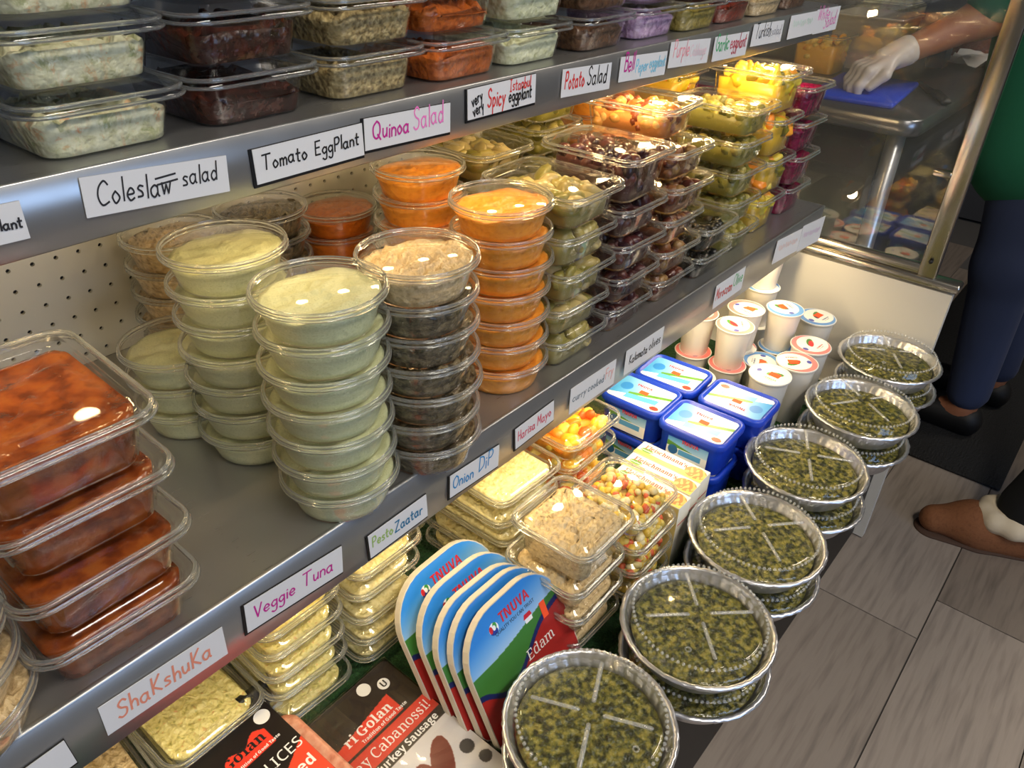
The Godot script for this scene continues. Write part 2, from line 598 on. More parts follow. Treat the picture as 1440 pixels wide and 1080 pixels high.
func shared_box(s: Vector3) -> Mesh:
	var key := "box" + str(s)
	if not cache.has(key): cache[key] = box_mesh(s)
	return cache[key]

func materials() -> void:
	M.clear = clear_plastic(0.0)
	M.glint_white = clear_plastic(0.2, Color(0.93, 0.94, 0.93), 0.12)  # white veil paints bright glints on clear beads and ridges; also the white vent
	M.rim = mat(Color(0.95, 0.96, 0.95, 0.07), 0.03)
	M.rim.refraction_enabled = true
	M.rim.refraction_scale = 0.045
	M.glass = clear_plastic(0.03, Color(0.8, 0.85, 0.85), 0.02)
	M.steel = mat(Color(0.65, 0.65, 0.645), 0.35, 0.78)
	M.steel.roughness_texture = noise_tex(0.02, 256, [Color(0.75, 0.75, 0.75), Color(1, 1, 1)], [], FastNoiseLite.TYPE_SIMPLEX_SMOOTH, 0, 3)
	M.steel.uv1_triplanar = true
	M.steel.uv1_world_triplanar = true
	M.steel.uv1_scale = Vector3(3, 3, 40)
	M.chrome = mat(Color(0.78, 0.76, 0.72), 0.22, 1.0)
	M.white_panel = mat(Color(0.8, 0.79, 0.76), 0.5)
	M.peg = mat(Color(0.83, 0.83, 0.79), 0.5)
	M.black = mat(Color(0.03, 0.03, 0.032), 0.5)
	M.paper = mat(Color(0.84, 0.84, 0.84), 0.7)
	M.foil = mat(Color(0.9, 0.9, 0.91), 0.3, 0.9)
	M.white = mat(Color(0.87, 0.87, 0.86), 0.4)
	M.cup = mat(Color(0.9, 0.88, 0.84), 0.35)
	M.blue_tub = mat(rgb(22, 62, 190), 0.35)
	M.orange = mat(rgb(250, 84, 36), 0.6)
	M.red_ink = mat(rgb(200, 30, 45), 0.6)
	M.white_ink = mat(Color(0.92, 0.92, 0.92), 0.6)
	M.black_ink = mat(Color(0.05, 0.05, 0.06), 0.6)
	M.blue_ink = mat(rgb(40, 110, 200), 0.6)
	M.green_ink = mat(rgb(70, 140, 60), 0.6)
	M.chunk = chunk_mat()
	var cell := FastNoiseLite.TYPE_CELLULAR
	M.green_dip = food([rgb(118, 126, 86), rgb(188, 192, 146), rgb(204, 206, 162), rgb(196, 198, 154)], [0.0, 0.26, 0.6, 1.0], 2.2, 0.5, 0.12)
	M.orange_dip = food([rgb(190, 104, 24), rgb(232, 146, 44), rgb(240, 160, 56), rgb(226, 138, 40)], [0.0, 0.3, 0.7, 1.0], 9.0, 0.4, 0.14)
	M.amber_dip = food([rgb(160, 74, 14), rgb(206, 106, 24), rgb(220, 124, 34), rgb(196, 96, 20)], [0.0, 0.3, 0.7, 1.0], 9.0, 0.4, 0.14)
	M.mushroom = food([rgb(26, 22, 14), rgb(62, 54, 38), rgb(150, 134, 102), rgb(92, 80, 56), rgb(34, 28, 18)], [0.0, 0.34, 0.52, 0.64, 1.0], 14.0, 0.3, 0.3, FastNoiseLite.TYPE_SIMPLEX_SMOOTH, 60.0)
	M.onion = food([rgb(120, 92, 56), rgb(206, 176, 126), rgb(230, 206, 160), rgb(190, 156, 104)], [0.0, 0.4, 0.62, 1.0], 7.0, 0.35, 0.35, FastNoiseLite.TYPE_SIMPLEX_SMOOTH, 60.0)
	M.nutty = food([rgb(70, 50, 34), rgb(190, 160, 110), rgb(226, 204, 160), rgb(120, 86, 50)], [0.0, 0.35, 0.6, 1.0], 7.0, 0.45, 0.3, cell)
	M.shakshuka = food([rgb(74, 30, 10), rgb(116, 52, 18), rgb(142, 70, 26), rgb(156, 86, 34), rgb(120, 58, 20)], [0.0, 0.3, 0.5, 0.8, 1.0], 30.0, 0.2, 0.08, FastNoiseLite.TYPE_SIMPLEX_SMOOTH, 30.0)
	M.coleslaw = food([rgb(84, 104, 40), rgb(200, 196, 152), rgb(222, 220, 188), rgb(208, 206, 168), rgb(220, 140, 84)], [0.0, 0.3, 0.5, 0.7, 0.88], 16.0, 0.35, 0.3, FastNoiseLite.TYPE_SIMPLEX_SMOOTH, 60.0)
	M.tomato = food([rgb(16, 6, 5), rgb(44, 14, 9), rgb(80, 36, 22), rgb(30, 12, 9)], [], 18.0, 0.25, 0.3, FastNoiseLite.TYPE_SIMPLEX_SMOOTH, 30.0)
	M.quinoa = food([rgb(70, 54, 26), rgb(150, 128, 80), rgb(196, 176, 124), rgb(140, 112, 60)], [0.0, 0.35, 0.65, 1.0], 5.0, 0.55, 0.5, cell)
	M.spicy = food([rgb(110, 44, 12), rgb(176, 84, 26), rgb(200, 108, 40), rgb(150, 60, 18)], [], 9.0, 0.3, 0.3, FastNoiseLite.TYPE_SIMPLEX_SMOOTH, 30.0)
	M.potato = food([rgb(150, 154, 90), rgb(214, 214, 168), rgb(228, 228, 192), rgb(206, 206, 150)], [0.0, 0.3, 0.65, 1.0], 9.0, 0.4, 0.3)
	M.brown = food([rgb(40, 24, 16), rgb(84, 54, 34), rgb(120, 84, 54), rgb(60, 36, 24)], [], 8.0, 0.3, 0.3)
	M.purple = food([rgb(78, 34, 76), rgb(176, 140, 178), rgb(206, 180, 206), rgb(120, 64, 112)], [0.0, 0.4, 0.65, 1.0], 8.0, 0.35, 0.3, FastNoiseLite.TYPE_SIMPLEX_SMOOTH, 40.0)
	M.olive_mash = food([rgb(80, 70, 20), rgb(140, 124, 50), rgb(170, 150, 70), rgb(100, 84, 30)], [], 8.0, 0.35, 0.3)
	M.red_mash = food([rgb(70, 14, 8), rgb(120, 34, 18), rgb(140, 52, 30), rgb(90, 22, 12)], [], 8.0, 0.3, 0.3)
	M.beet = food([rgb(50, 2, 24), rgb(96, 6, 46), rgb(140, 16, 70), rgb(76, 4, 36)], [], 12.0, 0.2, 0.2)
	M.egg_salad = food([rgb(128, 130, 56), rgb(214, 200, 118), rgb(228, 216, 146), rgb(222, 208, 130), rgb(214, 130, 76)], [0.0, 0.28, 0.5, 0.74, 0.95], 10.0, 0.4, 0.4, FastNoiseLite.TYPE_SIMPLEX_SMOOTH, 24.0)
	M.pasta_salad = food([rgb(150, 140, 76), rgb(216, 202, 138), rgb(230, 220, 168), rgb(220, 206, 142)], [0.0, 0.3, 0.6, 1.0], 11.0, 0.4, 0.4, cell)
	M.chicken = food([rgb(96, 78, 50), rgb(190, 164, 118), rgb(220, 198, 152), rgb(172, 146, 100)], [0.0, 0.32, 0.6, 1.0], 9.0, 0.5, 0.45, FastNoiseLite.TYPE_SIMPLEX_SMOOTH, 30.0)
	M.quiche = food([rgb(22, 28, 10), rgb(50, 54, 20), rgb(92, 92, 36), rgb(124, 118, 50), rgb(152, 142, 66)], [0.12, 0.36, 0.5, 0.64, 0.86], 13.0, 0.4, 0.5, FastNoiseLite.TYPE_SIMPLEX_SMOOTH, 0.0)
	M.suede = food([rgb(104, 62, 34), rgb(132, 84, 50), rgb(120, 72, 42)], [], 12.0, 0.9, 0.05)
	M.mat_green = food([rgb(14, 40, 18), rgb(26, 66, 30), rgb(40, 88, 40)], [], 3.0, 0.9, 0.5)

# ------------------------------------------------------------------ room
func room() -> void:
	var wall := mat(Color(0.54, 0.52, 0.49), 0.8)
	structure("floor", box_mesh(Vector3(9.0, 0.1, 7.0)), mat(Color(0.33, 0.32, 0.31), 0.8), Vector3(1.0, FLOOR - 0.0545, 1.0))
	var fl := get_node("floor")
	var woods := []
	for k in 4:
		var m := mat(Color.WHITE, 0.42)
		var d := 0.03 * k + 0.03
		m.albedo_texture = noise_tex(0.02, 512, [Color(0.38 + d, 0.345 + d, 0.31 + d), Color(0.45 + d, 0.405 + d, 0.365 + d), Color(0.49 + d, 0.445 + d, 0.40 + d), Color(0.47 + d, 0.425 + d, 0.385 + d)], [0.0, 0.35, 0.6, 1.0], FastNoiseLite.TYPE_SIMPLEX_SMOOTH, 10.0, 40 + k, 5)
		m.uv1_triplanar = true
		m.uv1_world_triplanar = true
		m.uv1_scale = Vector3(0.4, 1.0, 5.0)
		m.uv1_offset = Vector3(0.37 * k, 0, 0.61 * k)
		m.metallic_specular = 0.4
		woods.append(m)
	var rows := [[-0.46, 0.82], [-0.235, 1.38], [-0.0095, 1.52], [0.2155, 0.93], [0.4405, 1.3], [-0.685, 1.1]]
	var k := 0
	for r in rows:
		for j in range(-2, 3):
			var x0: float = r[1] + j * 0.9 + 0.0015
			if x0 > 3.2 or x0 < -1.3: continue
			part(fl, "plank", shared_box(Vector3(0.897, 0.006, 0.2225)), woods[k % 4], Vector3(x0 + 0.4485 - 1.0, 0.0545 - 0.0033, r[0] + 0.1125 - 1.0))
			k += 1
	structure("ceiling", box_mesh(Vector3(9.0, 0.1, 7.0)), mat(Color(0.55, 0.54, 0.52), 0.9), Vector3(1.0, 1.46, 1.0))
	structure("wall_back", box_mesh(Vector3(9.0, 2.7, 0.1)), wall, Vector3(1.0, 0.06, -1.35))
	structure("wall_front", box_mesh(Vector3(9.0, 2.7, 0.1)), wall, Vector3(1.0, 0.06, 3.4))
	structure("wall_left", box_mesh(Vector3(0.1, 2.7, 4.8)), wall, Vector3(-2.6, 0.06, 1.0))
	structure("wall_right", box_mesh(Vector3(0.1, 2.7, 4.8)), mat(Color(0.22, 0.22, 0.23), 0.8), Vector3(4.2, 0.06, 1.0))
	# unseen window added behind the eye to tint the shelf lips bluish
	var glow := mat(Color(0.8, 0.88, 1.0))
	glow.emission_enabled = true
	glow.emission = Color(0.66, 0.8, 1.0)
	glow.emission_energy_multiplier = 1.6
	var w := structure("window_1", box_mesh(Vector3(2.0, 1.3, 0.03)), glow, Vector3(0.2, 0.35, 3.32))
	for fx in [-1.02, 0.0, 1.02]: part(w, "window_frame", box_mesh(Vector3(0.05, 1.38, 0.06)), mat(Color(0.2, 0.2, 0.2)), Vector3(fx, 0, -0.01))
	var l := AreaLight3D.new()  # cool lamp added along with the unseen window
	l.name = "window_daylight"
	l.area_size = Vector2(2.0, 1.3)
	l.light_energy = 1.6
	l.light_color = Color(0.66, 0.8, 1.0)
	l.shadow_enabled = true
	l.area_range = 12.0
	add_child(l)
	l.position = Vector3(0.2, 0.35, 3.26) + O
	# black rubber mat behind the counter end
	var rm := thing("rubber_mat", "black rubber floor mat under the person in jeans", "mat", Vector3(2.75, FLOOR + 0.0005, -0.19))
	var rub := mat(Color(0.02, 0.02, 0.022), 0.75)
	rub.heightmap_enabled = true
	rub.heightmap_texture = noise_tex(0.12, 256, [], [], FastNoiseLite.TYPE_CELLULAR)
	rub.heightmap_scale = 0.3
	rub.uv1_triplanar = true
	rub.uv1_scale = Vector3(6, 6, 6)
	part(rm, "mat_sheet", box_mesh(Vector3(1.46, 0.009, 0.40), 0.003), rub, Vector3(0, 0.005, 0))

# ------------------------------------------------------------------ the case
func case() -> void:
	var X0 := -0.35
	var X1 := 1.488
	var cx := (X0 + X1) / 2
	var len := X1 - X0
	# upper shelf
	var s1 := thing("steel_shelf", "upper steel shelf whose front edge carries the salad name cards", "shelf", Vector3(0, SH1, 0), "case shelves")
	part(s1, "shelf_plate", box_mesh(Vector3(len, 0.012, 0.38)), M.steel, Vector3(cx, -0.0065, -0.706))
	part(s1, "front_lip", box_mesh(Vector3(len, 0.047, 0.0035), 0.0012), M.steel, Vector3(cx, -0.0235, -0.5155))
	part(s1, "lip_flange", box_mesh(Vector3(len, 0.003, 0.02), 0.001), M.steel, Vector3(cx, -0.0455, -0.5265))
	led_strip(s1, X0 + 0.03, X1 - 0.03, -0.036, -0.548, 0.13, Color(1.0, 0.86, 0.62))
	# lower shelf
	var s2 := thing("steel_shelf", "lower brushed steel shelf above the deck of quiches", "shelf", Vector3(0, SH2, 0), "case shelves")
	part(s2, "shelf_plate", box_mesh(Vector3(len, 0.012, 0.445)), M.steel, Vector3(cx, -0.0061, -0.676))
	part(s2, "front_lip", box_mesh(Vector3(len, 0.071, 0.004), 0.0016), M.steel, Vector3(cx, -0.0357, -0.453))
	part(s2, "lip_edge", box_mesh(Vector3(len, 0.0032, 0.006), 0.0014), M.steel, Vector3(cx, -0.0006, -0.4525))
	part(s2, "lip_flange", box_mesh(Vector3(len, 0.003, 0.022), 0.001), M.steel, Vector3(cx, -0.0695, -0.4655))
	led_strip(s2, X0 + 0.03, X1 - 0.03, -0.056, -0.492, 0.17, Color(1.0, 0.88, 0.66))
	# unseen shelf above, added and brought forward to shade the upper shelf
	var s0 := thing("steel_shelf", "unseen topmost steel shelf, added and extended to shade the salad containers", "shelf", Vector3(0, 0.14, 0), "case shelves")
	part(s0, "shelf_plate", box_mesh(Vector3(len, 0.012, 0.46)), M.steel, Vector3(cx, -0.006, -0.67))
	part(s0, "front_lip", box_mesh(Vector3(len, 0.047, 0.0035), 0.0012), M.steel, Vector3(cx, -0.0235, -0.44))
	# pegboard back
	var pb := thing("pegboard", "cream pegboard with small dark holes behind the tubs", "board", Vector3(0, 0, -0.9))
	var b := Build.new()
	var r := 0.0026
	for ix in 74:
		for iy in 13:
			var c := Vector3(X0 + 0.0125 + ix * 0.025, SH2 + 0.012 + iy * 0.025, 0)
			var ring := []
			var outer := []
			var back := []
			for q in 8:
				var a := TAU * (q + 0.5) / 8
				var d := Vector3(cos(a), sin(a), 0)
				ring.append(b.put(c + d * r))
				back.append(b.put(c + d * r - Vector3(0, 0, 0.004)))
				var o := d / maxf(absf(d.x), absf(d.y)) * 0.0125
				if absf(absf(d.x) - absf(d.y)) > 0.2: o = Vector3(clampf(o.x, -0.0125, 0.0125), clampf(o.y, -0.0125, 0.0125), 0)
				outer.append(b.put(c + o))
			for q in 8:
				var j := (q + 1) % 8
				b.quad(ring[q], ring[j], outer[j], outer[q])
				b.quad(back[q], back[j], ring[j], ring[q])
			for q in 4:
				var s: Vector2 = [Vector2(1, 1), Vector2(-1, 1), Vector2(-1, -1), Vector2(1, -1)][q]
				var k := b.put(c + Vector3(s.x, s.y, 0) * 0.0125)
				b.tri(outer[q * 2], outer[q * 2 + 1], k)
	part(pb, "board_face", b.done(false), M.peg)
	part(pb, "board_backing", box_mesh(Vector3(len, 0.36, 0.006)), M.black, Vector3(cx, SH2 + 0.17, -0.0075))
	# case body: rear wall, display deck, kick front
	var body := thing("deli_case", "lower body of the deli case carrying the display deck", "display case", Vector3(0, 0, 0))
	part(body, "rear_wall", box_mesh(Vector3(len + 0.10, 1.9, 0.04)), M.white_panel, Vector3(cx, -0.35, -0.94))
	part(body, "deck_plate", box_mesh(Vector3(len + 0.108, 0.02, 0.7)), M.white_panel, Vector3(cx + 0.054, DECK - 0.0145, -0.565))
	part(body, "front_panel", box_mesh(Vector3(len + 0.108, 0.40, 0.02)), M.black, Vector3(cx + 0.054, DECK - 0.226, -0.235))
	var gm := thing("deck_mat", "dark green display mat under the cheese packs and salads", "mat", Vector3(cx, DECK - 0.0045, -0.565))
	part(gm, "mat_sheet", box_mesh(Vector3(len - 0.01, 0.004, 0.66)), M.mat_green, Vector3(0, 0.0022, 0))
	# end panel with glass
	var ep := thing("case_end", "white end panel of the case with a steel-edged glass pane above", "panel", Vector3(1.6, 0, 0))
	part(ep, "panel", box_mesh(Vector3(0.02, 0.645, 0.76)), M.white_panel, Vector3(0.0105, -0.972, -0.583))
	part(ep, "rail", box_mesh(Vector3(0.036, 0.018, 0.80), 0.003), M.chrome, Vector3(0.0145, -0.6355, -0.595))
	part(ep, "glass_channel", box_mesh(Vector3(0.015, 0.022, 0.71), 0.003), M.chrome, Vector3(0.006, -0.6145, -0.61))
	part(ep, "post", box_mesh(Vector3(0.02, 1.07, 0.034), 0.003), M.chrome, Vector3(0.006, -0.092, -0.259))
	part(ep, "pane", box_mesh(Vector3(0.002, 1.05, 0.68)), M.glass, Vector3(0.006, -0.078, -0.617))
	part(ep, "bolt", joined([[circle(0.004, 0, 12), circle(0.004, 0.002, 12), circle(0.002, 0.003, 12)]], true, true), M.black, Vector3(-0.0042, -0.593, -0.259)).rotation.z = PI / 2
	part(ep, "latch", box_mesh(Vector3(0.014, 0.012, 0.032), 0.002), M.chrome, Vector3(0.002, -0.427, -0.290))

# ------------------------------------------------------------------ upper shelf
func upper_shelf() -> void:
	var g := "containers on the upper shelf"
	var kinds := {
		"cole": {"name": "cole", "mat": M.coleslaw, "what": "creamy coleslaw", "full": 0.72, "amp": 0.012, "freq": 0.08},
		"tom": {"name": "tom", "mat": M.tomato, "what": "dark tomato eggplant", "full": 0.7, "amp": 0.014, "freq": 0.07},
		"qui": {"name": "qui", "mat": M.quinoa, "what": "brown quinoa salad", "full": 0.78, "amp": 0.012, "freq": 0.08},
		"spi": {"name": "spi", "mat": M.spicy, "what": "rust-orange eggplant", "full": 0.66, "amp": 0.014, "freq": 0.06},
		"pot": {"name": "pot", "mat": M.potato, "what": "pale potato salad", "full": 0.82, "amp": 0.012, "freq": 0.08},
		"bro": {"name": "bro", "mat": M.brown, "what": "dark brown eggplant", "full": 0.7, "amp": 0.012, "freq": 0.08},
		"pur": {"name": "pur", "mat": M.purple, "what": "lilac cabbage salad", "full": 0.8, "amp": 0.01, "freq": 0.08},
		"oli": {"name": "oli", "mat": M.olive_mash, "what": "olive-brown garlic eggplant", "full": 0.8, "amp": 0.01, "freq": 0.08},
		"red": {"name": "red", "mat": M.red_mash, "what": "brick-red salad", "full": 0.8, "amp": 0.01, "freq": 0.08},
		"whi": {"name": "whi", "mat": M.onion, "what": "whitish salad", "full": 0.8, "amp": 0.01, "freq": 0.08},
	}
	var row := [["tom", 0.105], ["cole", 0.224], ["tom", 0.345], ["qui", 0.462], ["spi", 0.570], ["pot", 0.684], ["bro", 0.808], ["pur", 0.925], ["oli", 1.030], ["red", 1.138], ["whi", 1.250], ["bro", 1.365]]
	var names := ["left of the coleslaw", "over the coleslaw card", "over the tomato eggplant card", "over the quinoa card", "over the spicy eggplant card", "over the potato salad card", "over the bell pepper card", "over the purple cabbage card", "beside the lilac cabbage", "over the Turkish card", "over the faded green card", "at the glass end"]
	for i in row.size():
		var w: String = names[i]
		if i == 0: w = "under the clipped eggplant card"
		shell_stack(Vector3(row[i][1], SH1, -0.594), 3, 0.057, 0.072, 0.0415, kinds[row[i][0]], w, g)

# ------------------------------------------------------------------ lower shelf
func lower_shelf() -> void:
	var g := "round dip tubs on the lower shelf"
	var rim := func(n: int) -> float: return SH2 + (n - 1) * TP + 0.036
	var spot := func(px: float, py: float, n: int) -> Vector3:
		var p := at_y(px, py, rim.call(n))
		return Vector3(p.x, SH2, p.z)
	tub_stack(spot.call(446, 398, 7), 7, M.green_dip, "pale green dip", "by the pesto card", g)
	tub_stack(spot.call(320, 347, 7) + Vector3(0.004, 0, -0.014), 7, M.green_dip, "pale green dip", "behind the shelf-edge green stack", g)
	tub_stack(spot.call(248, 476, 3), 3, M.green_dip, "pale green dip", "low against the pegboard", g)
	tub_stack(spot.call(588, 352, 7), 7, M.mushroom, "brown onion mushrooms", "over the onion dip card", g, true, M.onion)
	tub_stack(spot.call(707, 275, 7), 7, M.orange_dip, "orange dip", "over the harissa card", g)
	tub_stack(spot.call(588, 228, 7), 7, M.orange_dip, "bright orange dip", "behind the mushroom stack", g)
	tub_stack(Vector3(0.625, SH2, -0.832), 4, M.amber_dip, "amber red dip", "between green and orange stacks", g)
	tub_stack(Vector3(0.505, SH2, -0.822), 5, M.mushroom, "dark mushrooms", "behind the green dip, near pegboard", g, true)
	tub_stack(Vector3(0.388, SH2, -0.825), 5, M.nutty, "nutty beige salad", "at the pegboard behind the green", g, true)
	tub_stack(Vector3(0.002, SH2, -0.487), 5, M.onion, "pale vegetables", "beside the red shakshuka", g, true)
	tub_stack(Vector3(1.10, SH2, -0.75), 7, M.orange_dip, "yellow orange dip", "behind the stuffed olive stack", g)
	# rectangular containers
	var c := "rectangular containers on the lower shelf"
	var olive := [rgb(128, 122, 48), rgb(150, 140, 62), rgb(108, 104, 40), rgb(166, 152, 80)]
	var art := {"name": "art", "mat": M.chunk, "what": "pale green artichokes", "size": Vector3(0.014, 0.008, 0.017), "count": 60, "pal": [rgb(160, 146, 82), rgb(178, 160, 104), rgb(132, 124, 58), rgb(150, 134, 78), rgb(138, 128, 66)], "core": rgb(150, 138, 76)}
	var kal := {"name": "kal", "mat": M.chunk, "what": "dark purple olives", "size": Vector3(0.0085, 0.0085, 0.0125), "count": 85, "pal": [rgb(58, 28, 26), rgb(40, 20, 22), rgb(74, 38, 34), rgb(88, 48, 42)], "core": rgb(66, 32, 30)}
	var mix := {"name": "mix", "mat": M.chunk, "what": "red-brown olives", "size": Vector3(0.0085, 0.0085, 0.0115), "count": 80, "pal": [rgb(112, 70, 40), rgb(96, 44, 26), rgb(140, 106, 60), rgb(128, 84, 48), rgb(80, 36, 24)], "core": rgb(112, 66, 38)}
	var bla := {"name": "bla", "mat": M.chunk, "what": "black olives", "size": Vector3(0.008, 0.008, 0.010), "count": 85, "pal": [rgb(24, 22, 20), rgb(34, 30, 26), rgb(16, 15, 14)], "core": rgb(26, 23, 20)}
	var gre := {"name": "gre", "mat": M.chunk, "what": "green olives", "size": Vector3(0.008, 0.008, 0.0105), "count": 90, "pal": olive, "core": rgb(136, 128, 56)}
	var pic := {"name": "pic", "mat": M.chunk, "what": "mixed yellow pickles", "size": Vector3(0.016, 0.009, 0.026), "count": 42, "pal": [rgb(214, 190, 50), rgb(230, 206, 80), rgb(236, 140, 36), rgb(124, 116, 36), rgb(204, 170, 40), rgb(238, 160, 54)], "core": rgb(210, 170, 50)}
	var bee := {"name": "bee", "mat": M.beet, "what": "magenta beets", "full": 0.92, "amp": 0.01, "freq": 0.08}
	var nut := {"name": "nut", "mat": M.chunk, "what": "amber stuffed olives", "size": Vector3(0.009, 0.008, 0.012), "count": 80, "pal": [rgb(196, 140, 70), rgb(170, 104, 50), rgb(212, 164, 96), rgb(120, 56, 30)], "core": rgb(176, 112, 58)}
	var shk := {"name": "shk", "mat": M.shakshuka, "what": "red shakshuka sauce", "full": 1.0, "amp": 0.004, "freq": 0.04, "dome": 0.0}
	shell_stack(Vector3(0.118, SH2, -0.525), 4, 0.064, 0.08, 0.052, shk, "over the shakshuka card", c)
	shell_stack(Vector3(0.702, SH2, -0.527), 5, 0.056, 0.072, 0.0445, art, "beside the orange dip", c)
	shell_stack(Vector3(0.818, SH2, -0.527), 5, 0.056, 0.072, [0.0445, 0.0445, 0.0445, 0.0445, 0.062], kal, "over the Kalamata card", c)
	shell_stack(Vector3(0.935, SH2, -0.527), 5, 0.056, 0.072, 0.0445, mix, "over the Moroccan card", c)
	shell(Vector3(0.945, SH2 + 0.2245, -0.56), 0.056, 0.072, 0.046, nut, "clear container of amber stuffed olives crowning the red-brown olive stack", c, 1, 0.1)
	shell_stack(Vector3(1.052, SH2, -0.527), 2, 0.056, 0.072, 0.0445, bla, "low beside the green olives", c)
	shell_stack(Vector3(1.168, SH2, -0.54), 5, 0.056, 0.072, 0.047, gre, "beside the yellow pickles", c)
	shell_stack(Vector3(1.287, SH2, -0.545), 4, 0.056, 0.072, 0.067, pic, "beside the magenta beets", c)
	shell_stack(Vector3(1.408, SH2, -0.545), 4, 0.056, 0.072, 0.058, bee, "at the glass end", c)
	shell_stack(Vector3(0.752, SH2, -0.70), 5, 0.056, 0.072, 0.0445, art, "behind the front artichokes", c)
	shell_stack(Vector3(0.90, SH2, -0.72), 6, 0.056, 0.072, 0.0445, gre, "behind the purple olives, near pegboard", c)
	shell_stack(Vector3(1.27, SH2, -0.72), 4, 0.056, 0.072, 0.062, pic, "behind the front pickles, near pegboard", c)
	shell_stack(Vector3(1.40, SH2, -0.72), 4, 0.056, 0.072, 0.05, bee, "behind the front beets, near pegboard", c)

# ------------------------------------------------------------------ printed things
func paint(w: int, h: int, f: Callable) -> StandardMaterial3D:
	var im := Image.create(w, h, false, Image.FORMAT_RGB8)
	for y in h:
		for x in w:
			im.set_pixel(x, y, f.call((x + 0.5) / w, (y + 0.5) / h))
	var m := mat(Color.WHITE, 0.35)
	m.albedo_texture = ImageTexture.create_from_image(im)
	return m

func oval(u: float, v: float, cu: float, cv: float, ru: float, rv: float, turn := 0.0) -> bool:
	var d := Vector2(u - cu, v - cv).rotated(-turn)
	return (d.x / ru) * (d.x / ru) + (d.y / rv) * (d.y / rv) < 1.0

# a flat sheet in the xz plane (facing up) or in the xy plane, cut to a polygon, with uv over its box
func sheet(poly: PackedVector2Array, upright: bool) -> ArrayMesh:
	var b := Build.new()
	var r := Rect2(poly[0], Vector2.ZERO)
	for p in poly: r = r.expand(p)
	for p in poly:
		var t := (p - r.position) / r.size
		b.put(Vector3(p.x, p.y, 0) if upright else Vector3(p.x, 0, -p.y), Vector2(t.x, 1.0 - t.y))
	var tri := Geometry2D.triangulate_polygon(poly)
	for i in range(0, tri.size(), 3):
		var a := poly[tri[i]]
		var s := (poly[tri[i + 1]] - a).cross(poly[tri[i + 2]] - a)
		if s > 0: b.tri(tri[i], tri[i + 2], tri[i + 1])
		else: b.tri(tri[i], tri[i + 1], tri[i + 2])
	return b.done(false)

func rect_poly(hx: float, hy: float, r: float, top_r := -1.0) -> PackedVector2Array:
	var out := PackedVector2Array()
	if top_r < 0: top_r = r
	for q in 4:
		var k := top_r if q < 2 else r
		var c := Vector2((hx - k) * (1 if q == 0 or q == 3 else -1), (hy - k) * (1 if q < 2 else -1))
		for i in 9:
			var a := PI / 2 * (q + i / 8.0)
			out.append(c + Vector2(cos(a), sin(a)) * k)
	return out

func slab(poly: PackedVector2Array, depth: float) -> ArrayMesh:
	var b := Build.new()
	var lo := []
	var hi := []
	var n := poly.size()
	for p in poly:
		lo.append(b.put(Vector3(p.x, p.y, 0)))
		hi.append(b.put(Vector3(p.x, p.y, depth)))
	for i in n:
		var j := (i + 1) % n
		b.quad(lo[i], hi[i], hi[j], lo[j])
	var tri := Geometry2D.triangulate_polygon(poly)
	for i in range(0, tri.size(), 3):
		var a := poly[tri[i]]
		var s := (poly[tri[i + 1]] - a).cross(poly[tri[i + 2]] - a)
		var q := [tri[i], tri[i + 2], tri[i + 1]] if s > 0 else [tri[i], tri[i + 1], tri[i + 2]]
		b.tri(hi[q[0]], hi[q[1]], hi[q[2]])
		b.tri(lo[q[0]], lo[q[2]], lo[q[1]])
	return b.done(false)

func disc(r: float, y: float, n := 32) -> ArrayMesh:
	var b := Build.new()
	var c := b.put(Vector3(0, y, 0), Vector2(0.5, 0.5))
	var s := b.v.size()
	for i in n:
		var a := -TAU * i / n
		b.put(Vector3(cos(a) * r, y, sin(a) * r), Vector2(0.5 + cos(a) * 0.5, 0.5 + sin(a) * 0.5))
	for i in n: b.tri(c, s + (i + 1) % n, s + i)
	return b.done(false)

func flat_on_top(at: Vector3, turn := 0.0) -> Transform3D:   # text that lies flat and reads along +x
	return Transform3D(Basis(Vector3.UP, turn) * Basis(Vector3.RIGHT, Vector3.FORWARD, Vector3.UP), at)

